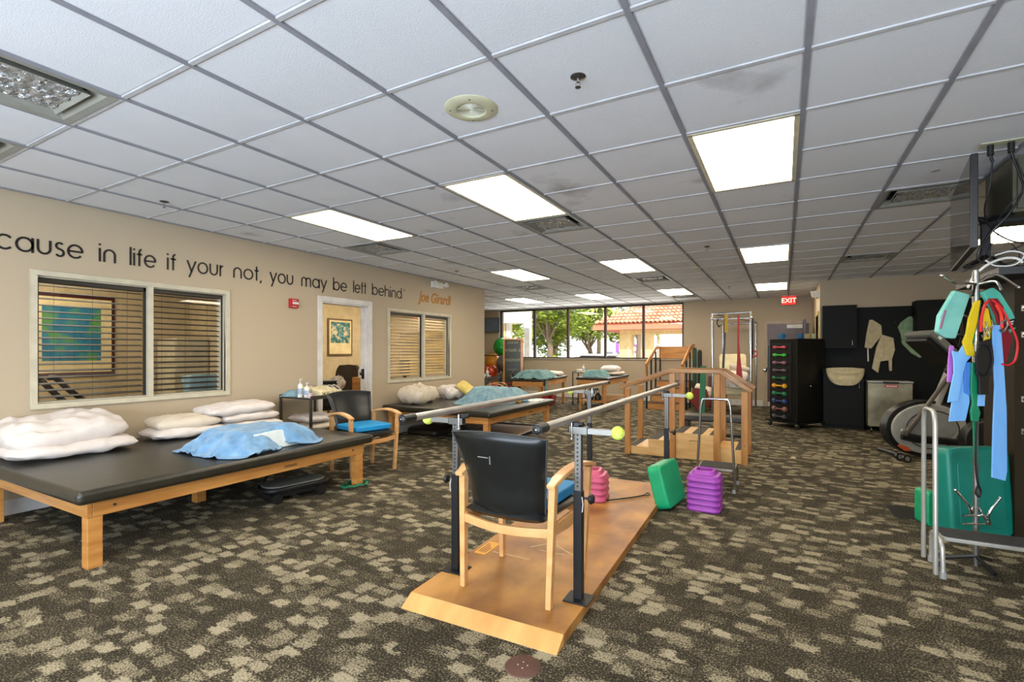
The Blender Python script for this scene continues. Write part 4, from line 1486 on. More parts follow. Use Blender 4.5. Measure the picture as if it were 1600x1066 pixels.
for k in range(3):
    cb.tube(smoothpath([(-.1, -.05 + .05 * k, .115), (.0, .02 + .05 * k, .12), (.10, .1 + .03 * k, .10), (.18, .14, .03)], 6), .005, 6)
cb.build('lead', mat('navy_cable', (40, 56, 120), .5), r)
o = drape('cloth', 'crumpled blue grey cloth hanging over the corner of the cart', TOWELG, (CX - .17, CY - .16, .767), .24, .24, .07, 0, .3, 33, .3, .02, n=26)
pillow('pillow', 'folded white pillow on top of the lower cart shelf', LINEN, (CX + .02, CY, .50), .5, .48, .09, (0, 0, 0), 91, group='linen on the cart shelf', wr=.016)
pillow('pillow', 'flat white pillow underneath on the lower cart shelf', LINEN2, (CX + .02, CY, .41), .52, .5, .09, (0, 0, R(3)), 97, group='linen on the cart shelf', wr=.012)

# ------------------------------------------------------------------ treatment tables at the far window
def treatment_table(label, loc, rz, sx, sy, z, shelf):
    r = E('treatment_table', label, 'treatment table', loc, rz, 'high wooden treatment tables')
    MB().box(-sx / 2, sx / 2, 0, sy, z - .055, z).build('pad', VINYL, r, bev=.024, seg=4)
    a = z - .055
    f = MB()
    f.box(-sx / 2 + .03, sx / 2 - .03, .03, .055, a - .11, a - .001).box(-sx / 2 + .03, sx / 2 - .03, sy - .055, sy - .03, a - .11, a - .001)
    f.box(-sx / 2 + .03, -sx / 2 + .055, .055, sy - .055, a - .11, a - .001).box(sx / 2 - .055, sx / 2 - .03, .055, sy - .055, a - .11, a - .001)
    f.build('apron', WOODX, r, bev=.003)
    for s in (-1, 1):
        for y in (.09, sy - .09):
            MB().box(s * (sx / 2 - .09) - .03, s * (sx / 2 - .09) + .03, y - .03, y + .03, 0, a - .02).build('leg', WOOD, r, bev=.003)
    if shelf:
        MB().box(-sx / 2 + .06, sx / 2 - .06, .07, sy - .07, .19, .22).build('shelf', WOODX, r, bev=.003)
    return r
treatment_table('high wooden treatment table beside the tall framed mirror', (-4.87, 9.45, 0), R(8), .74, 2.1, .72, False)
treatment_table('high wooden treatment table with a lower shelf under the far window', (-3.72, 10.35, 0), R(2), .74, 1.95, .74, True)
drape('towel', 'grey green towel draped over the edge of the table by the mirror', TEALT, (-4.95, 10.0, .722), .86, 1.1, .17, 0, R(8), 41, .5, .05, ridge=.03, group='towels')
def hang(name, label, m, loc, w, h, rz=0, seed=0, th=.006, cat='towel', group=None, taper=0.0, wav=.012, tilt=0.0):
    """piece of cloth hanging down from loc, wide along local x"""
    b = MB()
    def f(u, v):
        x = (u - .5) * w * (1 - taper * v)
        return (x + .01 * nz(v * 3 + seed, 1.3), wav * math.sin(u * 9 + seed + 1.5 * v) + .01 * nz(u * 3 + seed, v * 3) + tilt * v * h, -h * v)
    b.grid(14, 16, f)
    o = b.build(name, m, smooth=60, solid=th)
    return tag(o, label, cat, group, loc=loc, rot=(0, 0, rz))
hang('towel', 'end of the grey green towel hanging down the side of its table', TEALT, (-4.55, 9.78, .735), .24, .30, R(98), 4, group='towels')
pillow('pillow', 'cream pillow on the treatment table by the mirror', LINEN2, (-4.98, 11.05, .775), .5, .62, .13, (0, 0, R(8)), 111, group='pillows on the treatment tables')
drape('towel', 'folded grey green towel on the treatment table under the far window', TEALT, (-3.76, 10.78, .742), .62, .62, .14, 0, R(2), 51, .6, .03, ridge=.01, group='towels')
pillow('pillow', 'plump white pillow on the treatment table under the far window', LINEN, (-3.68, 11.62, .90), .44, .56, .15, (0, 0, R(4)), 121, group='pillows on the treatment tables')
pillow('pillow', 'flat cream pillow beneath the plump one under the far window', LINEN2, (-3.66, 11.66, .79), .56, .66, .10, (0, 0, R(2)), 127, group='pillows on the treatment tables', wr=.02)
# weight boots on the shelf
for k, x in enumerate((-3.86, -3.68)):
    o = MB().lathe([(0, 0), (.075, .0), (.085, .06), (.055, .13), (.03, .16), (0, .165)], 16).tube([(-.03, 0, .15), (-.03, 0, .24), (.03, 0, .24), (.03, 0, .15)], .008, 8).build('weight_bag', BLACKP)
    tag(o, ['black weight bag on the left of the low shelf of the far table', 'black weight bag on the right of the low shelf of the far table'][k], 'weight bag', 'weight bags on the shelf', loc=(x, 10.66, .22))
# small carts with bottles at the far end
cart('small steel cart between the left wall corner and the chalk dark mirror', (-5.78, 9.2, 0), 0, .5, .5, (.74, .36))
r = E('therapy_unit', 'cream therapy unit on the small cart behind the left wall corner', 'therapy unit', (-5.86, 9.15, .74))
MB().prism([(-.15, 0), (.15, 0), (.15, .06), (-.15, .10)], -.15, .15, 'y').build('case', CREAMP, r, bev=.01)
for k in range(3):
    MB().sphere((.152, -.08 + k * .08, .03), .008, 8).build('knob', INK, r)
bottle('white pump bottle on the small cart behind the left wall corner', (-5.62, 9.05, .74), .2, .03, group='pump bottles on far carts')
MB_ = MB()
for k in range(3):
    MB_.tube(smoothpath([(-5.62, 9.0 + k * .03, .76), (-5.56, 8.98 + k * .04, .66), (-5.52, 8.96 + k * .03, .50)], 5), .01, 6)
tag(MB_.build('cable_bundle', LINEN2), 'pale cables hanging from the small cart behind the wall corner', 'cable')
cart('slim pale cart standing between the two far treatment tables', (-4.42, 11.6, 0), 0, .36, .4, (.80, .30))
bottle('white pump bottle on the slim cart between the far tables', (-4.34, 11.5, .80), .18, .028, group='pump bottles on far carts')
o = MB().box(-.08, .08, -.1, .1, 0, .07).build('tissue_box', LINEN2, bev=.01)
tag(o, 'cream box on the slim cart between the far tables', 'box', loc=(-4.47, 11.66, .80))
for k, (x, y, sx, sy, h, lb) in enumerate(((-5.05, 10.4, .4, .5, .28, 'red crate under the treatment table by the mirror, nearer one'), (-5.12, 11.05, .36, .4, .24, 'red crate under the treatment table by the mirror, farther one'))):
    r = E('storage_crate', lb, 'crate', (x, y, 0), R(8), 'red crates under the table')
    MB().prism([(-sx / 2 + .02, 0), (sx / 2 - .02, 0), (sx / 2, h), (-sx / 2, h)], -sy / 2, sy / 2, 'y').build('body', RED, r, bev=.01)
    MB().box(-sx / 2 - .01, sx / 2 + .01, -sy / 2 - .01, sy / 2 + .01, h - .02, h).build('rim', RED, r, bev=.004)
# office chair and red walker near the mirror
r = E('low_chair', 'small dark chair with grey back in front of the framed mirror', 'chair', (-5.30, 8.98, 0), R(-70))
for s in (-1, 1):
    for t in (-.18, .18):
        MB().cyl((s * .2, t, 0), (s * .18, t, .43), .012, 10).build('leg', CHROME, r)
MB().prism(rrect(-.22, .22, -.21, .21, .06, 4), .43, .48, 'z').build('seat', LEATHER, r, bev=.015)
b = MB()
b.grid(12, 8, lambda u, v: ((u - .5) * .42, -.22 - .05 * (1 - (2 * u - 1) ** 2), .60 + v * .20))
b.build('backrest', mat('grey_leather', (84, 80, 72), .35), r, solid=.03)
for s in (-1, 1):
    MB().tube(smoothpath([(s * .22, -.2, .45), (s * .235, -.18, .62), (s * .235, .1, .62), (s * .22, .19, .45)], 5), .012, 8).build('armrest', PALE, r)
r = E('walker', 'red folding walker standing beside the framed mirror', 'walker', (-5.46, 9.62, 0), R(20))
for s in (-1, 1):
    MB().tube(smoothpath([(s * .16, -.15, .02), (s * .14, -.05, .75), (s * .14, .05, .78), (s * .16, .18, .02)], 5), .013, 8).build('leg_frame', BLACKM, r)
MB().box(-.13, .13, -.04, -.01, .25, .55).build('front_panel', RED, r, bev=.01)
MB().cyl((-.15, 0, .6), (.15, 0, .6), .012, 8).build('cross_bar', RED, r)

# standing mirror in a wooden frame; its reflection is painted: dark tone, reversed letters
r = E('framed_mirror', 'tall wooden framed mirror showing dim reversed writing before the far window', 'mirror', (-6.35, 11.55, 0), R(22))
w, h = .27, 1.66
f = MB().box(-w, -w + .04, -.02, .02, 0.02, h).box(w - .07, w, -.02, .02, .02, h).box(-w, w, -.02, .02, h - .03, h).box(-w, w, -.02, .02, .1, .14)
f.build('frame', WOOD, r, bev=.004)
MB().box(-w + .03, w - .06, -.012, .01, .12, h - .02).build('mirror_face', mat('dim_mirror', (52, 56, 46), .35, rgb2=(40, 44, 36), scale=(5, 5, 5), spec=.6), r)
PAINTED_REFL = mat('reflected_writing', (150, 150, 124), .6)
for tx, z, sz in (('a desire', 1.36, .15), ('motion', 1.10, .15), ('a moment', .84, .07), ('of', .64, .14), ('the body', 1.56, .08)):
    o = text_obj(tx, 'reversed_writing', PAINTED_REFL, r, sz, MBW, .0005, sx=-1.0)
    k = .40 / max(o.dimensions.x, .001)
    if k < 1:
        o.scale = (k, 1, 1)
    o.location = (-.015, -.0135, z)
for s in (-1, 1):
    MB().box(s * .2 - .03, s * .2 + .03, -.2, .2, 0, .05).build('foot', WOOD, r, bev=.005)

# ball rack in the alcove
r = E('ball_rack', 'dark rack holding the exercise balls in the far alcove', 'rack', (-7.55, 12.75, 0))
f = MB()
for s in (-1, 1):
    for y in (-.28, .28):
        f.cyl((s * .72, y, 0), (s * .72, y, 1.25), .018, 10)
f.build('upright', BLACKM, r)
f = MB()
for z in (.25, .72, 1.2):
    for y in (-.2, .2):
        f.cyl((-.72, y, z), (.72, y, z), .014, 10)
    f.cyl((-.72, -.28, z), (-.72, .28, z), .014, 10).cyl((.72, -.28, z), (.72, .28, z), .014, 10)
f.build('rail', BLACKM, r)
BALLG = 'exercise balls on the alcove rack'
def xball(lb, rgb, p, rad):
    nm = 'ball_%d_%d' % (rgb[0], rgb[1])
    r_ = E('exercise_ball', lb, 'exercise ball', p, 0, BALLG)
    b = MB()
    prof = []
    n = 60
    for i in range(n + 1):
        a = -PI / 2 + PI * i / n
        k = rad + (.002 * math.cos(i * PI / 1.5) if abs(a) < 1.0 else 0)
        prof.append((max(0, k * math.cos(a)), k * math.sin(a)))
    b.lathe(prof, 40)
    b.build('body', mat(nm, rgb, .3, coat=.2), r_, smooth=60)
    MB().cyl((rad * .35, -rad * .93, -.01), (rad * .36, -rad * .955, -.01), .012, 10).build('valve', PLASTERW, r_)
xball('shiny green exercise ball on top of the alcove rack', (20, 150, 50), (-7.38, 12.75, 1.455), .275)
xball('dark grey exercise ball under the green one', (96, 92, 84), (-7.17, 12.55, .96), .27)
xball('yellow orange exercise ball half hidden by the wall corner', (226, 150, 34), (-7.78, 12.85, 1.02), .24)
xball('red orange exercise ball low on the alcove rack', (196, 66, 24), (-7.66, 12.5, .71), .23)
xball('deep red exercise ball at the bottom of the alcove rack', (170, 20, 24), (-7.40, 12.2, .23), .22)

# wall television in the alcove
def television(name, label, loc, rot, w, h, m):
    r = E(name, label, 'television', loc)
    r.rotation_euler = rot
    MB().box(-w / 2, w / 2, 0, .035, -h / 2, h / 2).build('housing', BLACKP, r, bev=.005)
    MB().box(-w / 2 + .014, w / 2 - .014, -.002, .0, -h / 2 + .016, h / 2 - .014).build('screen', m, r, smooth=0)
    MB().box(-.15, .15, .035, .06, -.12, .12).build('mount_plate', BLACKM, r, bev=.004)
    return r
SCR = mat('glossy_screen', (12, 14, 16), .06, spec=.9)
tv = television('television', 'black television on the far alcove wall above the green ball', (-8.12, 13.17, 2.15), (0, 0, R(0)), .72, .46, mat('blue_grey_screen', (96, 112, 134), .12, spec=.8))
tv2 = television('television', 'large thin television turned sideways on an arm at the upper right', (1.075, 4.53, 2.225), (0, 0, R(-98)), 1.10, .575, SCR)
MB().tube([(.0, .05, .02), (-.05, .14, -.02), (.05, .26, .0)], .018, 8).build('mount_arm', BLACKM, tv2)

# cable trainer frame of chrome pipes
r = E('pull_up_station', 'chrome pipe frame with hanging straps before the far wall', 'pipe frame', (-.93, 11.85, 0))
hx, hy, H = .355, 1.0, 2.08
for s in (-1, 1):
    for t in (-1, 1):
        MB().cyl((s * hx, t * hy, 0), (s * hx, t * hy, H - (0.1 if t < 0 else 0.05)), .022, 16).build('upright', CHROME, r)
        MB().sphere((s * hx, t * hy, H - .1), .035, 14).build('corner_joint', ALU, r)
for t in (-1, 1):
    MB().cyl((-hx, t * hy, H - .1), (hx, t * hy, H - .1), .019, 14).build('cross_pipe', CHROME, r)
for s in (-1, 1):
    MB().cyl((s * hx, -hy, H - .1), (s * hx, hy, H - .06), .019, 14).build('side_pipe', CHROME, r)
MB().cyl((-hx, -hy, H), (hx, -hy, H + .02), .015, 14).cyl((-hx, -hy, H - .1), (-hx, -hy, H + .02), .02, 12).cyl((hx, -hy, H - .1), (hx, -hy, H + .03), .02, 12).cyl((-hx, -hy, H), (hx, hy, H - .08), .012, 10).build('top_pipe', CHROME, r)
def strap(name, label, m, pts, w, th=.004, cat='strap', group=None, flat=(0, 1, 0)):
    o = MB().tube(pts, [(w / 2, th / 2)] * len(pts) if not isinstance(w, (list, tuple)) else [(q / 2, th / 2) for q in w], 4, flat=flat).build(name, m, bev=.0)
    return tag(o, label, cat, group)
Yf = 10.83
SG = 'straps on the pipe frame'
strap('suspension_strap', 'yellow strap hanging at the top of the pipe frame', mat('yellow_strap', (216, 172, 50), .6), [(-1.02, Yf - .03, 2.07), (-1.02, Yf - .03, 1.70)], .06, .008, group=SG)
strap('suspension_strap', 'long black strap hanging below the yellow one', BLACKP, [(-1.045, Yf, 1.98), (-1.05, Yf - .02, 1.68), (-1.06, Yf - .03, 1.35), (-1.08, Yf - .02, .95)], .045, .008, group=SG)
strap('exercise_band', 'long red band widening downwards on the pipe frame', mat('red_band', (196, 20, 24), .5), [(-.80, Yf - .02, 2.04), (-.80, Yf - .02, 1.5), (-.79, Yf - .02, 1.2), (-.78, Yf - .03, .78)], [.03, .035, .06, .12], .006, cat='band')
strap('exercise_band', 'dark blue strap with red handle on the right of the pipe frame', mat('navy_strap', (34, 44, 62), .6), [(-.55, 10.95, 2.0), (-.55, 10.95, 1.25)], .035, .008, cat='band')
r_ = E('strap_handle', 'red and white handle hanging at the right post of the pipe frame', 'handle', (-.515, 10.98, 1.27))
MB().tube([(.04 * math.cos(2 * PI * t / 20), 0, .06 * math.sin(2 * PI * t / 20)) for t in range(20)], .014, 8, closed=True).build('loop', mat('red_handle', (196, 70, 74), .5), r_)
MB().box(-.09, -.03, -.02, .02, -.1, -.03).build('buckle', BLACKP, r_, bev=.01)
tag(MB().tube(smoothpath([(-1.17, Yf, 1.98), (-1.20, Yf, 1.9), (-1.16, Yf, 1.82), (-1.13, Yf, 1.86)], 5), .012, 8).build('carabiner', BLACKM), 'small dark hook hanging on the left of the pipe frame', 'hook')
strap('exercise_band', 'green band standing beside the maroon panel behind the stairs', mat('green_band', (12, 124, 76), .5), [(-1.42, 10.55, 1.02), (-1.43, 10.5, .5), (-1.45, 10.48, .005)], .11, .008, cat='band')

# reclining chair inside the frame
r = E('treatment_recliner', 'cream reclining therapy chair under the pipe frame', 'recliner', (-.92, 11.35, 0), R(8))
CRM = mat('cream_upholstery', (228, 214, 172), .6)
MB().prism(rrect(-.28, .28, -.28, .30, .06, 5), .42, .56, 'z').build('seat', CRM, r, bev=.03, seg=3)
b = MB()
M = Matrix.Translation((0, .30, .56)) @ Matrix.Rotation(R(-16), 4, 'X')
b.prism(rrect(-.27, .27, 0, .72, .06, 5), -.05, .05, 'y', M)
b.build('backrest', CRM, r, bev=.02, seg=3)
for s in (-1, 1):
    MB().box(s * .33 - .035, s * .33 + .035, -.25, .28, .56, .62).build('armrest', CRM, r, bev=.02)
    MB().box(s * .30 - .03, s * .30 + .03, -.2, .25, 0, .42).build('leg', WOOD, r, bev=.004)
pillow('pillow', 'rounded white pillow lying on the reclining chair', LINEN, (-.86, 10.98, .74), .50, .34, .34, (R(-60), 0, R(5)), 131, group='loose pillows', wr=.02)
pillow('pillow', 'cream pillow resting on top of the recliner seat', LINEN2, (-.80, 11.3, .93), .46, .4, .14, (R(-20), R(14), 0), 133, group='loose pillows', wr=.02)
o = MB().prism([(-.22, 0), (-.02, -.27), (.24, -.13), (.18, .22), (-.08, .25)], -.03, .03, 'y', Matrix.Rotation(R(-14), 4, 'X')).build('tilt_board', mat('maroon_board', (112, 22, 20), .5), bev=.008)
tag(o, 'maroon five sided board leaning behind the stair rails', 'board', loc=(-1.62, 11.3, .275), rot=(0, 0, R(20)))
pillow('pillow', 'cream cushion propped up behind the maroon board', LINEN2, (-1.60, 11.6, .34), .42, .5, .12, (R(78), R(18), 0), 137, group='loose pillows', wr=.02)
for k, (x, rgb, lb) in enumerate(((-1.86, (24, 70, 56), 'dark green roll standing right of the wooden staircase'), (-1.76, (28, 32, 30), 'black roll standing right of the wooden staircase'))):
    o = MB().lathe([(0, 0), (.05, 0), (.05, 1.36 - .05 * k), (.03, 1.40 - .05 * k), (0, 1.41 - .05 * k)], 18).build('rolled_mat', mat('roll_%d' % k, rgb, .7))
    tag(o, lb, 'rolled mat', 'rolled mats', loc=(x, 12.35 + .1 * k, 0))
o = MB().prism(rrect(-.2, .2, 0, .75, .04, 4), -.04, .04, 'y').build('brown_board', mat('brown_panel', (86, 44, 34), .5), bev=.01)
tag(o, 'dark brown panel standing behind the pipe frame chair', 'board', loc=(-1.34, 12.2, 0), rot=(R(-4), 0, 0))

# ------------------------------------------------------------------ black dumbbell tower on casters
TA = R(54)
r = E('dumbbell_tower', 'black cabinet tower on casters with a column of dumbbells on one side', 'dumbbell cabinet', (.20, 9.97, 0), R(50))
# local +x to the right-back, +y to the left-back ; near corner at (-.28,-.24)
hx, hy = .33, .27
MB().box(-hx, hx, -hy, hy, .12, 1.53).build('body', BLACKCAB, r, bev=.004)
MB().box(-hx - .05, hx + .05, -hy - .05, hy + .05, .085, .11).build('base_board', BLACKCAB, r, bev=.004)
MB().box(-hx + .02, hx - .02, -hy + .02, hy - .02, .11, .12).build('plinth', BLACKCAB, r)
for s in (-1, 1):
    for t in (-1, 1):
        b = MB().cyl((s * hx - .014, t * hy, .038), (s * hx + .014, t * hy, .038), .038, 18)
        cst = b.build('caster', BLACKP, r)
        MB().box(s * hx - .024, s * hx + .024, t * hy - .02, t * hy + .02, .045, .086).build('caster_fork', CHROME, cst, bev=.004)
MB().sphere((-.02, -hy - .008, .72), .012, 10).build('door_knob', CHROME, r)
MB().box(-.002, .002, -hy - .002, -hy, .14, 1.5).build('door_gap', INK, r, smooth=0)
MB().box(-hx - .014, -hx, -.16, .22, .16, 1.46).build('rack_panel', BLACKP, r, bev=.003)
TR = Matrix.Translation((.20, 9.97, 0)) @ Matrix.Rotation(R(50), 4, 'Z')
db = [((232, 84, 96), .9, 'coral pink'), ((70, 206, 70), 1.0, 'bright green'), ((156, 104, 120), 1.05, 'dusty mauve'), ((104, 84, 92), 1.1, 'dull purple'), ((30, 110, 60), 1.2, 'dark green upper'),
      ((236, 168, 34), 1.45, 'yellow orange'), ((28, 122, 74), 1.35, 'dark green lower'), ((40, 64, 120), 1.6, 'navy blue'), ((140, 92, 84), 1.6, 'brown'), ((70, 72, 72), 1.3, 'grey black')]
for k, (rgb, s_, nm) in enumerate(db):
    z = 1.385 - k * .133
    p = TR @ Vector((-hx - .065, .02, z))
    rr_ = E('dumbbell', nm + ' dumbbell on the side of the black tower', 'dumbbell', p, R(140), 'dumbbells on the tower side')
    md = mat('dumbbell_%d' % k, rgb, .35)
    L_ = .068 + .011 * s_ * 2
    for t in (-1, 1):
        MB().lathe([(0, -.03), (.02 * s_, -.03), (.028 * s_, -.012), (.028 * s_, .012), (.02 * s_, .03), (0, .03)], 12, Matrix.Translation((t * L_, 0, 0)) @ Matrix.Rotation(R(90), 4, 'Y')).build('head', md, rr_, smooth=30)
    MB().cyl((-L_, 0, 0), (L_, 0, 0), .011 + .002 * s_, 14).build('grip', md, rr_)
    MB().tube([(0, .065, -.02), (0, .0, -.034 * s_ ** .5), (0, -.03, -.01)], .005, 6).build('hook', BLACKM, rr_)
# things on top of the tower
for k, (x, y, rgb, lb) in enumerate(((-.22, .12, (30, 110, 150), 'blue weight cuff on top of the tower, left'), (-.10, .16, (150, 160, 160), 'grey weight cuff on top of the tower, second'), (.0, -.06, (24, 100, 150), 'blue weight cuff on top of the tower, middle'),
                                     (.14, -.10, (170, 156, 110), 'tan weight cuff on top of the tower'), (.23, -.12, (178, 184, 140), 'pale green weight cuff at the right end of the tower top'))):
    p = TR @ Vector((x, y, 1.53))
    rc = E('weight_cuff', lb, 'weight cuff', p, R(20 + 37 * k), 'weight cuffs on the tower')
    mc = mat('cuff_%d' % k, rgb, .7, bump=.2)
    pts = [(.045 * math.cos(a), .035 * math.sin(a)) for a in [R(t) for t in range(30, 331, 20)]]
    b = MB()
    b.tube([(q[0], q[1], .05) for q in pts], [(.012, .05)] * len(pts), 6, flat=(0, 0, 1))
    b.build('band', mc, rc)
    MB().tube([(.04, .02, .05), (.06, .0, .055)], [(.003, .03)] * 2, 4, flat=(0, 0, 1)).build('strap', BLACKP, rc)
strap('hanging_bar', 'black bar bundle leaning on the left side of the tower', BLACKP, [(-.24, 10.12, 1.42), (-.25, 10.14, 1.0)], .03, .03, cat='bar')
tag(MB().sphere((0, 0, 0), .035, 12, (1, .6, 1)).tube([(0, 0, 0), (.03, .03, .05)], .008, 8).build('chrome_clip', CHROME), 'chrome clip hanging at the left side of the tower', 'clip', loc=(-.30, 10.12, .97))

# ------------------------------------------------------------------ black cabinets in the nook
NY = 10.5
r = E('hanging_cupboard', 'black wall cabinet above the draped cream cover', 'cabinet', (.84, NY, 0))
MB().box(-.25, .25, -.33, 0, 1.36, 2.11).build('body', DARKCAB, r, bev=.003)
dr_ = MB().box(-.247, .247, -.35, -.332, 1.365, 2.105).build('door', DARKCAB, r, bev=.003)
MB().cyl((.18, -.365, 1.42), (.18, -.365, 1.50), .006, 8).cyl((.18, -.35, 1.425), (.18, -.365, 1.425), .005, 8).cyl((.18, -.35, 1.495), (.18, -.365, 1.495), .005, 8).build('handle', CHROME, dr_)
r = E('back_panel', 'wide black panel behind the hot pack covers', 'panel', (1.0, NY - .021, 0))
MB().box(-.41, 1.9, -.03, 0, .0, 2.08).build('panel', DARKCAB, r, bev=.002)
for k, x in enumerate((.35, .66, .98)):
    MB().sphere((x, -.045, 1.80), .012, 8).build('hook', CHROME, r)
r = E('hanging_cupboard', 'deeper black wall cabinet right of the green hot pack cover', 'cabinet', (2.3, NY - .03, 0))
MB().box(-.42, .5, -.33, 0, 1.45, 2.14).build('body', DARKCAB, r, bev=.003)
MB().box(-.418, .03, -.35, -.332, 1.455, 2.135).build('door', DARKCAB, r, bev=.003)
MB().box(.04, .498, -.35, -.332, 1.455, 2.135).build('door', DARKCAB, r, bev=.003)
r = E('base_cabinet', 'black base cabinet under the draped cream cover', 'cabinet', (.90, NY, 0))
MB().box(-.31, .27, -.5, -.031, .0, .98).build('body', DARKCAB, r, bev=.003)
dr_ = MB().box(-.305, .265, -.52, -.502, .06, .95).build('door', DARKCAB, r, bev=.003)
MB().box(-.32, .28, -.53, -.031, .98, 1.01).build('worktop', DARKCAB, r, bev=.003)
MB().cyl((.2, -.535, .70), (.2, -.535, .80), .006, 8).cyl((.2, -.52, .705), (.2, -.535, .705), .005, 8).cyl((.2, -.52, .795), (.2, -.535, .795), .005, 8).build('handle', CHROME, dr_)
# hot pack covers
def packcover(label, m, outline, loc, folds, group='terry hot pack covers'):
    o = MB().prism(outline, -.018, .018, 'y').build('hot_pack_cover', m, bev=.012, seg=3)
    tag(o, label, 'hot pack cover', group, loc=loc)
    g = MB()
    for f_ in folds:
        g.tube([(p[0], -.021, p[1]) for p in f_], .004, 6)
    g.build('hem', m, o)
    return o
b = MB()
N = 20
def cov(u, v):
    a = 2 * u - 1
    x = .27 * a * (1 - .18 * v * v)
    y = -.07 * (1 - a * a) - .02 + .01 * math.sin(v * 7)
    z = -.30 * v * (1 - .35 * abs(a) ** 3) - .02 * a * a
    return (x, y, z)
b.grid(N, N, cov)
o = b.build('hot_pack_cover', TERRY, smooth=60, solid=.025)
tag(o, 'wide cream terry cover hanging rounded over the worktop edge', 'hot pack cover', 'terry hot pack covers', loc=(.90, NY - .545, 1.04))
MB().tube(smoothpath([(-.23, -.06, -.05), (-.12, -.12, -.09), (.12, -.12, -.09), (.23, -.06, -.05)], 5), .008, 8).build('hem', TERRY, o)
packcover('cream terry cover hanging left on the black panel', TERRY, [(-.03, .0), (.02, .0), (.14, -.10), (.15, -.28), (.06, -.40), (.0, -.50), (-.10, -.48), (-.07, -.22)], (1.32, NY - .08, 1.86), [[(-.05, -.18), (.12, -.22)], [(.0, -.02), (-.05, -.44)]])
packcover('second cream terry cover hanging lower with trailing straps', TERRY, [(.0, .0), (.16, -.06), (.18, -.26), (.14, -.42), (.14, -.62), (.10, -.62), (.09, -.44), (-.02, -.46), (-.05, -.66), (-.14, -.58), (-.08, -.22)], (1.46, NY - .12, 1.60), [[(-.06, -.2), (.15, -.25)], [(.03, -.03), (.02, -.42)]])
packcover('green terry cover hanging right on the black panel', TERRYG, [(-.01, .0), (.03, .0), (.12, -.22), (.20, -.40), (.22, -.58), (.14, -.70), (.02, -.62), (-.10, -.46), (-.12, -.30), (-.16, -.18), (-.12, -.10)], (1.84, NY - .08, 1.90), [[(-.12, -.42), (.20, -.50)], [(.04, -.05), (.05, -.4)]])
strap('terry_strap', 'thin pale strap hanging below the left cream cover', LINEN2, [(1.27, NY - .08, 1.44), (1.275, NY - .08, 1.14)], .02, .004)

# stainless hot pack unit
r = E('hot_pack_unit', 'stainless steel hot pack heating unit on casters in the nook', 'heating unit', (1.50, 10.03, 0))
MB().box(-.30, .28, -.19, .20, .09, .80).build('tank', STAINM, r, bev=.01)
MB().box(-.31, .29, -.20, .21, .805, .835).build('lid', ALU, r, bev=.006)
MB().box(-.10, .10, -.215, -.19, .80, .815).cyl((-.1, -.225, .82), (.1, -.225, .82), .007, 8).build('lid_handle', BLACKP, r)
MB().box(-.08, .10, -.193, -.19, .735, .775).build('name_plate', RED, r, bev=.001)
MB().box(-.06, .08, -.195, -.193, .748, .76).build('name_plate_line', PLASTERW, r)
for s in (-1, 1):
    for t in (-1, 1):
        MB().cyl((s * .25 - .01, t * .15, .03), (s * .25 + .01, t * .15, .03), .03, 14).cyl((s * .25, t * .15, .05), (s * .25, t * .15, .09), .008, 8).build('caster', CHROME, r)

# ------------------------------------------------------------------ elliptical trainer
r = E('elliptical_trainer', 'grey elliptical trainer with a large flywheel housing before the black cabinets', 'elliptical trainer', (1.50, 7.78, 0), R(24))
HG = mat('light_grey_housing', (168, 166, 154), .4)
DG = mat('dark_grey_housing', (104, 106, 98), .45)
def ell(cx, cz, rx, rz_, n=48, a0=0, a1=360):
    return arc(cx, cz, rx, a0, a1, n, rz_)[:-1]
MB().prism(ell(-.02, .37, .47, .345), -.10, .03, 'y').build('housing_rim', BLACKP, r, bev=.012)
hc = MB().prism(ell(-.01, .37, .43, .305), -.135, -.10, 'y').build('housing_cover', HG, r, bev=.015, seg=3)
b = MB()
pts = ell(.02, .36, .30, .23)
b.tube([(p[0], -.137, p[1]) for p in pts], .006, 6, closed=True)
b.build('cover_groove', BLACKP, hc)
MB().prism(ell(.04, .40, .26, .17), -.142, -.13, 'y').build('inner_cover', mat('mid_grey_housing', (146, 146, 140), .4), r, bev=.006)
MB().prism([(-.36, .18), (-.26, .15), (-.22, .10), (-.30, .10), (-.38, .16)], -.142, -.13, 'y').build('orange_flash', mat('orange_flash', (216, 96, 48), .4), hc, bev=.003)
MB().tube([(-.37, -.20, .30), (-.20, -.21, .26), (.6, -.2, .20)], [(.03, .05), (.03, .05), (.02, .03)], 8).build('pedal_arm', BLACKP, r)
MB().tube([(-.36, -.22, .30), (-.10, -.22, .66), (.20, -.22, 1.10)], [.032, .024, .024], 12).build('link_arm', mat('brown_grey_arm', (86, 78, 68), .4), r)
MB().sphere((-.385, -.24, .36), .03, 12, (1, .5, 1)).build('pivot_cap', ALU, r)
MB().tube([(.08, -.06, .60), (.24, -.06, 1.0), (.36, -.04, 1.30)], [(.06, .045), (.055, .045), (.045, .04)], 10).build('mast', HG, r)
MB().tube([(.30, .18, .55), (.42, .18, 1.05)], .03, 10).build('mast', DG, r)
MB().sphere((.23, -.16, 1.08), .07, 14, (1.3, .9, .9)).build('pivot_joint', BLACKP, r)
M = Matrix.Translation((.08, -.05, 1.36)) @ Matrix.Rotation(R(44), 4, 'Y')
MB().prism(rrect(-.26, .26, -.03, .05, .035, 4), -.24, .20, 'y', M).build('console', DG, r, bev=.012)
MB().prism(rrect(-.22, .22, -.10, -.03, .03, 4), -.2, .16, 'y', M).build('console_underside', BLACKP, r, bev=.012)
MB().box(-.16, -.12, -.245, -.24, .0, .03, M).build('logo_plate', PLASTERW, r)
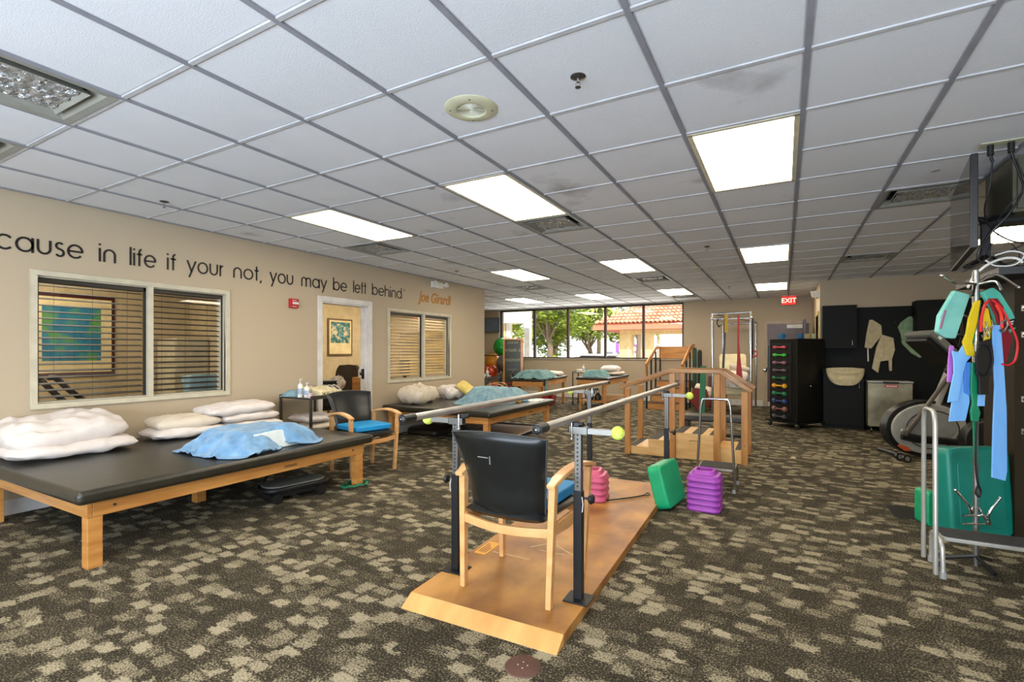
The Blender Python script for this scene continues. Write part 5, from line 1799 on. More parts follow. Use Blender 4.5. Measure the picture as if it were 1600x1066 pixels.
MB().tube(smoothpath([(.30, -.26, 1.44), (.20, -.30, 1.50), (.14, -.28, 1.47), (.28, -.2, 1.30)], 5), .018, 10).build('handlebar', BLACKP, r)
MB().tube(smoothpath([(.36, -.26, 1.68), (.22, -.30, 1.72), (.30, -.2, 1.5), (.34, -.1, 1.35)], 5), .015, 10).build('handlebar', DARKST, r)
MB().box(-.10, .9, -.08, .08, .04, .12).build('base_beam', BLACKP, r, bev=.01)
MB().tube([(.45, -.2, .26), (.9, -.2, .20)], [(.05, .02)] * 2, 6).build('foot_pedal', mat('olive_pedal', (120, 104, 56), .5), r, bev=.004)
MB().cyl((-.36, -.30, .05), (-.36, .24, .05), .028, 12).build('stabilizer', BLACKP, r)
for y in (-.32, -.20):
    tw = MB().cyl((-.40, y - .018, .045), (-.40, y + .018, .045), .045, 18).build('transport_wheel', BLACKP, r)
    MB().cyl((-.40, y - .021, .045), (-.40, y - .018, .045), .028, 14).build('wheel_hub', ALU, tw)
# second machine partly hidden behind the bands
r = E('exercise_bike', 'dark exercise machine mostly hidden behind the hanging bands', 'exercise machine', (2.05, 7.2, 0), R(10))
MB().tube([(-.3, 0, .1), (.2, 0, .75), (.35, 0, 1.2)], [(.05, .04)] * 3, 8).build('frame', DG, r)
MB().box(-.5, .5, -.05, .05, .03, .11).build('base_beam', BLACKP, r, bev=.01)
MB().cyl((-.45, -.25, .04), (-.45, .25, .04), .035, 12).cyl((.45, -.25, .04), (.45, .25, .04), .035, 12).build('stabilizer', BLACKP, r)
MB().prism(rrect(-.2, .2, -.04, .04, .03, 4), -.16, .16, 'y', Matrix.Translation((.35, 0, 1.25)) @ Matrix.Rotation(R(30), 4, 'Y')).build('console', BLACKP, r, bev=.01)
MB().prism(ell(-.05, .34, .3, .24), -.08, .08, 'y').build('housing', BLACKP, r, bev=.02)
MB().tube([(.0, -.2, .9), (.45, -.22, .96)], .018, 10).build('handlebar', CHROME, r)

# ------------------------------------------------------------------ teal plastic step leaning behind the band stand
r = E('step_platform', 'large teal plastic step platform standing upright behind the band stand', 'step platform', (1.17, 4.60, 0), R(32))
M = Matrix.Rotation(R(-4), 4, 'X')
MB().prism(rrect(-.232, .232, .01, .63, .06, 6), -.08, .06, 'y', M).build('body', TEAL, r, bev=.028, seg=4)
MB().prism(rrect(-.17, .17, .08, .54, .04, 5), -.083, -.07, 'y', M).build('raised_field', TEAL, r, bev=.008)
o = MB().prism(rrect(-.04, .04, .0, .26, .03, 4), -.08, .08, 'y').build('green_pad', GREEN, bev=.015)
tag(o, 'green pad peeking out left of the teal step platform', 'pad', loc=(.945, 4.78, 0), rot=(0, 0, R(20)))

# ------------------------------------------------------------------ band stand
BX, BY = 1.022, 3.985
r = E('band_stand', 'chrome pole stand crowded with hanging exercise bands', 'stand', (BX, BY, 0), R(28.95))
def L2(px, py, d=0.0):
    """centimetre sketch of the stand: px to the right, py up, d towards the viewer"""
    return (px / 100, -d / 100, py / 100)
MB().cyl((0, 0, .0), (0, 0, 1.80), .0135, 16).build('pole', STEEL, r)
MB().cyl((0, 0, 1.05), (0, 0, 1.79), .017, 16).build('pole_sleeve', CHROME, r)
for a in (20, 140, 260):
    MB().tube([(0, 0, .06), (.15 * math.cos(R(a)), .15 * math.sin(R(a)), .012)], .011, 10).build('foot', BLACKM, r)
for (a, b_, c_) in (((-1, 172, 0), (-14, 172, 2), (-24, 176, 4)), ((1, 172, 0), (10, 177, 2), (22, 169, 4))):
    MB().tube(smoothpath([L2(*a), L2(*b_), L2(*c_)], 6), .008, 10).sphere(L2(*c_), .011, 10).build('top_arm', CHROME, r)
MB().tube(smoothpath([L2(0, 171), L2(-8, 170, 8), L2(-13, 163, 12)], 6), .007, 10).build('top_arm', BLACKM, r)
MB().tube(smoothpath([L2(0, 171), L2(4, 172, 8), L2(2, 166, 14)], 6), .007, 10).build('top_arm', CHROME, r)
for s, e_ in ((-1, (-16, 47, 4)), (1, (9, 43, 6))):
    MB().tube(smoothpath([L2(s * 1.2, 36, 0), L2(s * 5.5, 33 if s < 0 else 26, 3), L2(s * 9.5 if s < 0 else 3, 39 if s < 0 else 33, 5), L2(*e_)], 6), .007, 10).sphere(L2(*e_), .009, 10).build('lower_hook', CHROME, r)
MB().cyl(L2(-9, 31, 1.5), L2(6, 31, 1.5), .006, 8).cyl(L2(-9, 26, 1.5), L2(6, 26, 1.5), .006, 8).build('cross_rod', CHROME, r)
ROT = Matrix.Translation((BX, BY, 0)) @ Matrix.Rotation(R(28.95), 4, 'Z')
def SH(name, label, m, poly, d, th=.012, cat='band', bev=.003, seg=2, group=None):
    """flat hanging piece: outline in centimetres"""
    o = MB().prism([(p[0] / 100, p[1] / 100) for p in poly], -d / 100 - th / 2, -d / 100 + th / 2, 'y').build(name, m, bev=bev, seg=seg)
    o['label'] = label
    o['category'] = cat
    if group:
        o['group'] = group
    o.location = (BX, BY, 0)
    o.rotation_euler = (0, 0, R(28.95))
    return o
def TB(name, label, m, pts, w, cat='band', seg=8, closed=False, flat=(0, 1, 0), n=6, group=None):
    P_ = smoothpath([L2(*p) for p in pts], n)
    o = MB().tube(P_, w if not isinstance(w, tuple) else [w] * len(P_), seg, closed=closed, flat=flat).build(name, m)
    o['label'] = label
    o['category'] = cat
    if group:
        o['group'] = group
    o.location = (BX, BY, 0)
    o.rotation_euler = (0, 0, R(28.95))
    return o
AQUA = mat('aqua_foam_pad', (128, 194, 180), .8, rgb2=(112, 182, 168), bump=.1)
MINT = mat('mint_foam_pad', (84, 184, 162), .7, bump=.1)
YEL = mat('yellow_band', (232, 200, 20), .5)
LBL = mat('light_blue_band', (128, 186, 238), .5, rgb2=(108, 168, 230), scale=(8, 8, 2))
BLU = mat('mid_blue_band', (70, 130, 216), .5)
GRN = mat('green_latex_band', (10, 128, 86), .5)
PUR = mat('lilac_band', (192, 110, 206), .5)
MAR = mat('maroon_band', (130, 16, 34), .5)
REDT = mat('red_tubing', (224, 34, 44), .4)
o = SH('ankle_cuff', 'aqua foam cuff pad hanging on the left arm of the band stand', AQUA, [(-18.5, 167), (-8.8, 164.5), (-17.5, 138), (-24, 138.5), (-29, 142), (-27.5, 152)], 5, .03, 'foam cuff', .010, 3)
MB().tube([(-.245, -.068, 1.55), (-.275, -.068, 1.44)], [(.006, .003)] * 2, 4, flat=(0, 1, 0)).build('slot', mat('mauve_slot', (150, 110, 130), .6), o)
o = SH('ankle_cuff', 'mint foam cuff pad with a black strap on the right arm of the band stand', MINT, [(0, 166), (7, 169), (11, 166), (18, 155), (21, 148), (20, 144), (13, 138), (10, 145), (6, 156)], 3, .03, 'foam cuff', .010, 3)
MB().prism([(.095, 1.475), (.195, 1.505), (.205, 1.455), (.115, 1.425)], -.052, -.046, 'y').build('strap', BLACKP, o)
MB().prism([(.14, 1.478), (.175, 1.489), (.176, 1.482), (.142, 1.471)], -.054, -.052, 'y').prism([(.145, 1.466), (.172, 1.474), (.173, 1.468), (.147, 1.460)], -.054, -.052, 'y').build('strap_print', PLASTERW, o)
SH('exercise_band', 'yellow folded band tied beside the aqua cuff', YEL, [(-8.5, 160), (-5, 161), (-7, 148), (-10, 136), (-8, 127.5), (-13, 128), (-15.5, 136), (-13.5, 141), (-12, 150)], 8, .012)
SH('exercise_band', 'dark green band behind the yellow folded one', GRN, [(-5.5, 160), (-2.5, 160), (-5, 147), (-8, 130), (-10, 128), (-8.5, 140)], 6, .010)
SH('exercise_band', 'light blue band, wide left strip with a knot at its top', LBL, [(-21, 131), (-17, 130), (-13.5, 136), (-9, 128), (-12.5, 124), (-14, 118), (-17.2, 101), (-23.5, 100), (-19.8, 118), (-20, 126)], 7, .008)
SH('exercise_band', 'longer light blue band hanging left beside the green loop', LBL, [(-14, 124), (-9.5, 123), (-9, 100), (-11.5, 89), (-21.5, 88.5), (-19.5, 101), (-16, 112)], 5.5, .008)
SH('exercise_band', 'mid blue narrow band between the two light blue ones', BLU, [(-13.5, 124), (-9, 124), (-9.3, 104), (-13, 106)], 6.6, .006)
SH('exercise_band', 'lilac band peeping out left of the light blue knot', PUR, [(-20, 134), (-17.5, 134), (-18.5, 112), (-21.5, 112), (-21, 124)], 4.5, .008)
SH('exercise_band', 'long dark green band with a knot hanging left of the pole', GRN, [(-9.8, 124), (-6.5, 124), (-6, 110), (-4.8, 103), (-6.2, 99), (-4.6, 94), (-6.0, 88.5), (-9.8, 89), (-10.4, 95), (-9.4, 100), (-10.5, 109)], 7.5, .014, bev=.005)
SH('exercise_band', 'wide light blue band hanging in front of the pole to the teal step', LBL, [(1, 146), (6, 146), (8, 120), (9.5, 95), (9.8, 60), (8.8, 54), (0.8, 56), (1.5, 85), (2.5, 110), (1.5, 130)], 9, .010)
SH('exercise_band', 'yellow band hanging beside the black strap in front of the pole', YEL, [(-2.8, 157), (.6, 156), (2.6, 146), (1.2, 132), (.2, 118), (-1.4, 100), (-3.4, 100), (-2.4, 122), (-1.8, 140)], 7, .008)
SH('exercise_band', 'short yellow band end right of the wide light blue band', YEL, [(6.5, 132), (8.5, 132), (10.5, 117), (7.8, 118)], 6, .006)
SH('exercise_strap', 'wide black strap with a round ring in the middle of the stand', BLACKP, [(-7, 136), (-1, 138), (.5, 130), (-.5, 117), (-2, 115), (-2.2, 105), (-7.8, 105), (-8, 114), (-9.5, 118), (-9.5, 128)], 10, .014, 'strap')
TB('ring_handle', 'black ring handle lying on the wide black strap', BLACKM, [(-10.5, 127, 11), (-8, 134, 11), (-2.5, 133, 11), (-.5, 125, 11), (-3.5, 117, 11), (-8.5, 118, 11), (-10.4, 126, 11)], .006, 'handle')
TB('tubing_loop', 'bright red tubing loop on the right of the band stand', REDT, [(1, 161, 9), (6, 156, 9.5), (11, 146, 10), (15, 136, 10), (14, 126, 10), (10, 122.5, 10), (6, 123, 10)], .0055, 'tubing')
SH('exercise_band', 'maroon wide band hanging under the mint cuff', MAR, [(1.5, 162), (6.5, 162), (10, 157), (11, 148), (15, 138), (12, 124), (8, 124), (8.5, 140), (5.5, 152), (2, 159)], 6.5, .012)
TB('tubing_loop', 'short red tubing at the top of the pole', REDT, [(-1, 160, 9), (-4, 158, 10), (-6, 150, 10), (-6.5, 142, 10)], .0075, 'tubing')
TB('tubing_loop', 'second short red tubing beside the pole sleeve', mat('scarlet_tubing', (236, 60, 40), .4), [(2.5, 158, 10), (5.5, 152, 10), (6, 144, 10)], .0075, 'tubing')
for k, (x, z) in enumerate(((-7.2, 141), (-5.6, 145), (-4.3, 142), (-2.2, 146))):
    TB('snap_hook', 'chrome snap hook, number %s from the left over the black strap' % ['first', 'second', 'third', 'fourth'][k], CHROME, [(x, z + 3, 12), (x + .8, z, 12), (x + .3, z - 3, 12), (x - .6, z - 1, 12)], .003, 'snap hook', n=4, group='snap hooks on the stand')
TB('snap_hook', 'larger chrome snap hook on the right of the wide blue band top', CHROME, [(4.5, 147, 11), (7, 149, 11), (8, 146, 11), (5.5, 142, 11), (4, 143.5, 11)], .006, 'snap hook')
TB('resistance_tube', 'thin black cord with a loop end hanging over the teal step', BLACKP, [(-8, 89, 9), (-8.5, 70, 9), (-8, 58, 9), (-7, 52, 9), (-5.5, 48, 9), (-6.5, 44.5, 9), (-8.5, 47, 9), (-7.5, 51, 9)], .0055, 'cord')
SH('exercise_strap', 'black thick strap hanging behind the maroon band', BLACKP, [(5.5, 144), (8.5, 144), (12, 124), (12.5, 108), (9.5, 108), (9, 124)], 3, .012, 'strap')
SH('exercise_band', 'small light blue end piece below the wide black strap', LBL, [(-6.5, 105), (-2.3, 105), (-2.2, 98), (-7.0, 98)], 8, .006)
SH('exercise_band', 'dark green strip hanging close to the pole behind the others', GRN, [(-5, 88), (-1.5, 88), (-1.5, 62), (-3.5, 64)], 3, .006)
TB('tubing_loop', 'dark grey tubing draped to the right over the machine', mat('dark_teal_tubing', (36, 60, 58), .4), [(10, 118, 2), (14, 108, 2), (15, 100, 2), (17, 96, 2), (15, 102, 2)], .006, 'tubing')
MB_ = None

# ------------------------------------------------------------------ right side: dark tall unit, shelf, monitor bracket
r = E('tall_cabinet', 'tall dark brown cabinet cut by the right edge of the picture', 'cabinet', (1.385, 4.62, 0))
MB().box(0, .9, 0, .6, 0, 1.80).build('body', BROWNC, r, bev=.003)
for z in (1.60, 1.42, .98, .76):
    MB().sphere((.05, -.012, z), .014, 8).box(.03, .08, -.01, 0, z - .02, z + .02).build('catch', CHROME, r)  # chrome studs stand in for reflections on the cabinet front
o = MB().box(-.13, 1.0, -.36, .55, 0, .05).build('shelf_board', mat('black_shelf', (30, 30, 30), .4), bev=.003)
tag(o, 'thick black shelf board above the tall brown cabinet', 'shelf', loc=(1.345, 4.66, 1.80))
r = E('overhead_cabinet', 'olive box cabinet hanging from the ceiling at the right edge', 'cabinet', (1.315, 4.42, 2.22))
MB().box(0, .9, 0, .5, 0, .37).build('body', mat('olive_laminate', (88, 84, 64), .6), r, bev=.004)
MB().box(.02, .88, -.018, 0, .02, .35).build('door', mat('olive_laminate_b', (80, 78, 60), .6), r, bev=.003)
r = E('screen_bracket', 'empty black wall screen bracket between the television and the shelf', 'bracket', (1.27, 4.62, 1.98))
f = MB().box(-.06, .34, -.02, .02, .22, .27).box(-.06, -.01, -.02, .02, -.02, .22).box(.29, .34, -.02, .02, -.14, .22).box(.34, .42, -.01, .03, -.14, .27)
f.build('frame', BLACKM, r, bev=.004)
MB().tube([(0, 0, -.02), (.1, .1, -.07), (.3, 0, -.13)], .012, 8).build('arm', BLACKM, r)
MB().tube([(-.05, -.05, -.02), (-.18, -.2, -.10)], [(.03, .015)] * 2, 6).build('arm', BLACKM, r)
r = E('outlet_plate', 'beige outlet plate with two black plugs in the ceiling', 'outlet', (1.17, 4.12, CH))
MB().box(-.10, .10, -.045, .045, -.006, 0).build('plate', SPK, r, bev=.002)
for s in (-.045, .05):
    MB().cyl((s, 0, -.006), (s, 0, -.07), .017, 12).cyl((s, 0, -.07), (s + .01, 0, -.11), .008, 10).build('plug', BLACKP, r)
def cable(label, m, pts, rad):
    return tag(MB().tube(smoothpath(pts, 7), rad, 7).build('cable', m), label, 'cable', 'loose cables by the television')
cable('black cable hanging straight down from the left ceiling plug', BLACKP, [(1.135, 4.12, 2.49), (1.13, 4.14, 2.35), (1.12, 4.2, 2.20), (1.18, 4.3, 2.10), (1.30, 4.45, 2.05), (1.42, 4.6, 2.04)], .005)
cable('black cable looping from the right ceiling plug down to the shelf', BLACKP, [(1.23, 4.12, 2.49), (1.27, 4.15, 2.38), (1.29, 4.18, 2.30), (1.25, 4.25, 2.18), (1.18, 4.3, 2.08), (1.12, 4.3, 1.97), (1.13, 4.32, 1.90), (1.25, 4.34, 1.86)], .0065)
cable('black cable crossing to the overhead cabinet', BLACKP, [(1.24, 4.11, 2.48), (1.30, 4.15, 2.34), (1.38, 4.2, 2.30), (1.52, 4.25, 2.28), (1.6, 4.3, 2.27)], .004)
cable('black cable rising beside the overhead cabinet at the picture edge', BLACKP, [(1.36, 4.1, 2.58), (1.34, 4.1, 2.45), (1.32, 4.12, 2.35), (1.22, 4.2, 2.20), (1.16, 4.3, 2.06)], .004)
cable('white cable curling along the shelf front', PLASTERW, [(1.05, 4.25, 1.72), (1.09, 4.27, 1.80), (1.16, 4.29, 1.87), (1.24, 4.31, 1.905), (1.30, 4.31, 1.90), (1.33, 4.31, 1.87)], .008)
cable('second white cable in a loop at the shelf', PLASTERW, [(1.15, 4.30, 1.90), (1.2, 4.30, 1.86), (1.29, 4.3, 1.86), (1.34, 4.32, 1.92), (1.28, 4.32, 1.95), (1.2, 4.32, 1.93)], .005)
cable('thin black cable loop in front of the bracket opening', BLACKP, [(1.18, 4.45, 1.93), (1.24, 4.46, 2.04), (1.32, 4.46, 2.02), (1.36, 4.46, 1.93), (1.28, 4.45, 1.89), (1.2, 4.45, 1.97), (1.26, 4.46, 2.10)], .003)

# ------------------------------------------------------------------ rooms behind the left wall
r = E('framed_picture', 'framed tropical print seen through the open doorway', 'picture', (-8.05, 7.18, 1.61))
MB().box(0, .025, -.32, .32, -.38, .38).build('frame', mat('bronze_frame', (104, 78, 44), .4), r, bev=.004)
MB().box(.025, .028, -.285, .285, -.345, .345).build('mat_board', mat('cream_mat', (232, 214, 164), .6), r)
def art(name, rgb1, rgb2, rgb3, scale):
    m = bpy.data.materials.new(name)
    m.use_nodes = True
    N, L = m.node_tree.nodes, m.node_tree.links
    b = N['Principled BSDF']
    b.inputs['Roughness'].default_value = .5
    tc = N.new('ShaderNodeTexCoord')
    n = N.new('ShaderNodeTexNoise')
    n.inputs['Scale'].default_value = scale
    n.inputs['Detail'].default_value = 5
    n.inputs['Distortion'].default_value = .8
    L.new(tc.outputs['Object'], n.inputs['Vector'])
    rp = N.new('ShaderNodeValToRGB')
    e = rp.color_ramp.elements
    e[0].position = .38
    e[0].color = (*lin(rgb1), 1)
    e[1].position = .62
    e[1].color = (*lin(rgb3), 1)
    e2 = e.new(.5)
    e2.color = (*lin(rgb2), 1)
    L.new(n.outputs['Fac'], rp.inputs[0])
    L.new(rp.outputs[0], b.inputs['Base Color'])
    return m
MB().box(.028, .030, -.25, .25, -.12, .31).build('print', art('island_print', (40, 84, 62), (70, 132, 140), (214, 196, 150), 9), r)
r = E('framed_picture', 'large framed teal picture seen through the blinds of the first window', 'picture', (-8.05, 2.80, 1.52))
MB().box(0, .03, -.46, .46, -.52, .52).build('frame', mat('mahogany_frame', (70, 24, 20), .4), r, bev=.006)
MB().box(.03, .034, -.42, .42, -.48, .48).build('mat_board', MATS['cream_mat'], r)
MB().box(.034, .037, -.30, .30, -.33, .36).build('print', art('teal_print', (36, 110, 140), (40, 126, 160), (90, 150, 80), 4), r)
r = E('framed_picture', 'framed warm coloured picture at the right of the first window blinds', 'picture', (-6.55, 4.24, 1.46))
MB().box(-.36, .36, -.03, 0, -.40, .42).build('frame', MATS['mahogany_frame'], r, bev=.006)
MB().box(-.30, .30, -.034, -.03, -.34, .36).build('print', art('warm_print', (176, 110, 50), (222, 180, 110), (120, 120, 60), 4), r)
# filing cabinet
r = E('filing_cabinet', 'pale filing cabinet seen through the blinds of the first window', 'cabinet', (-7.75, 4.0, 0))
MB().box(-.25, .25, -.22, .22, 0, 1.5).build('body', mat('pale_metal', (206, 198, 168), .5), r, bev=.004)
for k in range(4):
    MB().box(-.24, .24, -.235, -.22, .05 + k * .36, .38 + k * .36).build('drawer', MATS['pale_metal'], r, bev=.004)
# adjustable dumbbell bench inside
r = E('rowing_machine', 'dark machine handle poking up behind the first window blinds', 'exercise machine', (-6.05, 1.95, 0))
MB().tube([(0, 0, 0), (0, 0, .84)], .03, 10).build('post', BLACKM, r)
MB().tube(smoothpath([(0, .12, .80), (0, .02, .92), (0, -.08, 1.04), (0, -.16, 1.02), (0, -.18, .92)], 5), .026, 10).build('handle', BLACKP, r)
MB().tube(smoothpath([(0, .28, .80), (0, .14, .93), (0, .04, 1.05), (0, -.02, 1.06)], 5), .026, 10).build('handle', BLACKP, r)
MB().box(-.2, .2, -.3, .3, 0, .05).build('base', BLACKP, r)
pillow('pillow', 'pale blue pillow standing behind the lower right of the first window', mat('pale_blue_linen', (150, 190, 200), .9), (-6.05, 3.40, .90), .3, .6, .18, (0, R(70), 0), 151)
tb_ = E('treatment_table', 'treatment table behind the first interior window', 'treatment table', (-6.05, 3.2, 0))
MB().box(-.35, .35, -.9, .95, .66, .74).build('pad', VINYL, tb_, bev=.02)
for sx in (-1, 1):
    for sy in (-1, 1):
        MB().box(sx * .28 - .03, sx * .28 + .03, sy * .75 - .03, sy * .75 + .03, 0, .66).build('leg', WOOD, tb_)
# office chair by the doorway room
r = E('office_chair', 'dark high back office chair seen through the doorway', 'office chair', (-7.05, 6.30, 0), R(200))
b = MB()
b.grid(16, 16, lambda u, v: ((u - .5) * .5 * (1 - .25 * (2 * v - 1) ** 4), -.24 - .06 * (1 - (2 * u - 1) ** 2) - .08 * v, .48 + v * .58))
b.build('backrest', mat('dark_brown_fabric', (56, 44, 34), .9, bump=.2), r, solid=.06, bev=.01)
MB().prism(rrect(-.25, .25, -.24, .24, .08, 5), .42, .50, 'z').build('seat', MATS['dark_brown_fabric'], r, bev=.02)
MB().cyl((0, 0, .1), (0, 0, .42), .03, 12).build('column', BLACKP, r)
for k in range(5):
    a = 2 * PI * k / 5
    MB().tube([(0, 0, .12), (.28 * math.cos(a), .28 * math.sin(a), .07)], .02, 8).sphere((.28 * math.cos(a), .28 * math.sin(a), .035), .035, 10).build('base_leg', BLACKP, r)
for s in (-1, 1):
    MB().tube(smoothpath([(s * .25, -.1, .48), (s * .29, -.08, .66), (s * .29, .14, .68)], 4), .018, 8).build('armrest', BLACKP, r)
o = drape('jacket', 'grey striped cloth hung over the right of the office chair', mat('grey_stripe', (120, 112, 104), .9, rgb2=(80, 76, 72), scale=(40, 4, 4)), (-6.80, 6.70, .58), .3, .3, .3, 0, 0, 71, .4, .03, n=22, cat='cloth')
pillow('cloth', 'white crumpled towel heaped on the chair arm in the doorway', LINEN, (-6.30, 5.55, .78), .22, .26, .24, (R(20), R(35), .4), 77, cat='towel', wr=.05)
r = E('armchair', 'black leather armchair corner with wooden arms inside the doorway', 'armchair', (-6.55, 5.35, 0), R(70))
MB().prism(rrect(-.27, .27, -.24, .26, .06, 4), .38, .48, 'z').build('seat', LEATHER, r, bev=.02)
MB().box(-.27, .27, -.30, -.22, .42, .86).build('backrest', LEATHER, r, bev=.03, seg=3)
for s in (-1, 1):
    MB().box(s * .30 - .03, s * .30 + .03, -.25, .28, .60, .64).build('armrest', WOOD, r, bev=.008)
    for t in (-1, 1):
        MB().box(s * .30 - .02, s * .30 + .02, t * .24 - .02, t * .24 + .02, 0, .60).build('leg', WOOD, r, bev=.003)
r = E('side_table', 'small wooden stand just inside the doorway with a white bottle', 'side table', (-6.22, 5.98, 0))
MB().box(-.10, .10, -.08, .08, 0, .88).build('body', WOOD, r, bev=.004)
tag(MB().lathe([(0, 0), (.03, 0), (.03, .12), (.012, .15), (0, .15)], 14).build('bottle', PLASTERW), 'white bottle on the small wooden stand inside the doorway', 'bottle', loc=(-6.22, 5.98, .88))
r = E('desk', 'dark desk seen low through the second window', 'desk', (-7.2, 7.7, 0))
MB().box(-.7, .7, -.4, .4, .70, .74).build('desk_top', mat('dark_desk', (74, 50, 32), .4), r, bev=.004)
for s in (-1, 1):
    MB().box(s * .65 - .03, s * .65 + .03, -.36, .36, 0, .70).build('side_panel', MATS['dark_desk'], r)
r = E('desk_monitor', 'dark monitor back standing in the second window', 'monitor', (-6.55, 7.45, .74), R(-30))
MB().box(-.26, .26, -.02, .03, .10, .42).build('housing', DG, r, bev=.01)
MB().box(-.03, .03, -.02, .04, 0, .12).box(-.1, .1, -.08, .08, 0, .012).build('stand', BLACKP, r)
for (x, y, nm) in ((-7.0, 2.2, 'room behind the first window'), (-6.6, .2, 'near end of the first side room'), (-6.6, 7.8, 'far end of the doorway room'), (-6.8, 6.4, 'room behind the doorway')):  # second lamp of the first side room is added to brighten it
    r = E('ceiling_light', 'bright panel lamp in the ceiling of the ' + nm, 'ceiling light', (x, y, 2.58), 0, 'lamps of the side rooms')
    MB().box(-.3, .3, -.6, .6, 0, .008).build('diffuser', LAMPM, r, smooth=0)
    MB().box(-.32, .32, -.62, .62, .008, .012).build('frame', FRM, r, smooth=0)

# ------------------------------------------------------------------ outdoors
g = MB().box(-60, 60, BW + .8, 90, -.25, -.15)
struct(g.build('ground_outside', mat('pale_paving', (206, 200, 188), .9), smooth=0))
def tree(label, x, y, h, cr, seed, rgb, rgb2, n=2200, group='trees beyond the window'):
    r = E('tree', label, 'tree', (x, y, -.15), 0, group)
    rnd = random.Random(seed)
    b = MB()
    b.tube([(0, 0, 0), (.1, .05, h * .35), (-.05, .1, h * .6)], [.16, .12, .07], 10)
    for k in range(5):
        a = 2 * PI * k / 5
        b.tube([(0, 0, h * .42), (.5 * math.cos(a) * cr, .5 * math.sin(a) * cr, h * .72)], [.06, .02], 6)
    b.build('trunk', mat('bark', (128, 110, 92), .9), r)
    lf = MB()
    cl_ = [(rnd.gauss(0, .45) * cr, rnd.gauss(0, .45) * cr, h * .72 + rnd.gauss(0, .22) * h * .6, rnd.uniform(.35, .6) * cr * .6) for _ in range(26)]
    vs, fs = [], []
    for k in range(n):
        c = rnd.choice(cl_)
        d = Vector((rnd.gauss(0, 1), rnd.gauss(0, 1), rnd.gauss(0, .7))).normalized() * c[3] * rnd.uniform(.6, 1.05)
        p = Vector(c[:3]) + d
        s_ = rnd.uniform(.07, .15)
        a, e_ = rnd.uniform(0, 2 * PI), rnd.uniform(-1, 1)
        u = Vector((math.cos(a), math.sin(a), e_ * .6)).normalized() * s_
        v = u.cross(Vector((rnd.gauss(0, .4), rnd.gauss(0, .4), 1))).normalized() * s_ * .5
        i = len(vs)
        vs += [p - u, p - v, p + u, p + v]
        fs.append((i, i + 1, i + 2, i + 3))
    lf.raw([tuple(q) for q in vs], fs)
    ml = mat('leaves_%d' % seed, rgb, .6, rgb2=rgb2, scale=(1.2, 1.2, 1.2))
    lf.build('foliage', ml, r, smooth=0, weld=False)
    return r
tree('leafy bright green tree behind the first clear pane', -9.0, 19.5, 4.6, 1.7, 5, (170, 190, 60), (104, 130, 30), 3600)
tree('dense green tree in the middle left pane', -11.6, 26, 5.6, 2.6, 8, (150, 176, 56), (84, 116, 30), 4200)
tree('yellow green tree low at the left end of the window', -11.3, 18.5, 3.6, 1.6, 11, (188, 196, 50), (120, 140, 30), 2600)
tree('pale tree top before the tiled roof corner', -7.6, 29, 5.4, 1.7, 14, (176, 190, 80), (120, 140, 50), 2400)
tree('round leafy green tree filling the second pane from the left', -9.7, 21.5, 3.3, 1.5, 23, (168, 186, 62), (106, 132, 34), 3600)
tree('light green tree filling the third pane of the window', -8.6, 23.5, 3.7, 1.5, 27, (184, 198, 84), (124, 148, 44), 3200)
def palm(label, x, y, h, seed):
    r = E('palm_tree', label, 'palm', (x, y, -.15), 0, 'palms beyond the window')
    rnd = random.Random(seed)
    MB().tube([(0, 0, 0), (.08, 0, h * .5), (.0, .05, h)], [.15, .10, .08], 10).build('trunk', mat('palm_bark', (176, 158, 132), .9), r)
    b = MB()
    for k in range(16):
        a = 2 * PI * k / 16 + rnd.uniform(-.15, .15)
        L_ = rnd.uniform(1.1, 1.5)
        up = rnd.uniform(.1, .8)
        prev = None
        vs, fs = [], []
        for t in range(9):
            q = t / 8
            rad = L_ * q
            z = h + up * math.sin(q * 2.0) - 1.1 * q * q
            w_ = .16 * math.sin(PI * min(1, q + .12)) + .01
            c, s_ = math.cos(a), math.sin(a)
            vs += [(c * rad - s_ * w_, s_ * rad + c * w_, z - .05), (c * rad, s_ * rad, z), (c * rad + s_ * w_, s_ * rad - c * w_, z - .05)]
            if t:
                i = 3 * t
                fs += [(i - 3, i - 2, i + 1, i), (i - 2, i - 1, i + 2, i + 1)]
        b.raw(vs, fs)
    b.build('fronds', mat('palm_fronds', (176, 186, 84), .6, rgb2=(130, 146, 52), scale=(3, 3, 3)), r, smooth=0)
palm('tall palm nearest the window mullion', -8.3, 24, 3.6, 1)
palm('palm right of the tall one with a pale trunk', -7.7, 26, 3.2, 2)
palm('short palm further along the street', -7.9, 31, 3.0, 3)
palm('distant palm left of the tiled roof', -7.5, 34, 3.4, 4)

# pavilion with a barrel tile roof
r = E('tiled_pavilion', 'cream open pavilion with a terracotta barrel tile roof outside the window', 'building', (0, 0, -.15))
CRW = mat('sunny_cream_stucco', (238, 212, 150), .85)
px0, py0 = -6.2, 18.6
w_ = MB()
for (x0, x1) in ((-5.55, -5.08), (-4.73, -4.33), (-2.2, -1.8)):
    w_.box(x0, x1, py0, py0 + .45, 0, 2.13)
w_.box(-5.55, 2.2, py0, py0 + .45, 2.13, 2.46)
w_.build('arcade_wall', CRW, r, bev=.01)
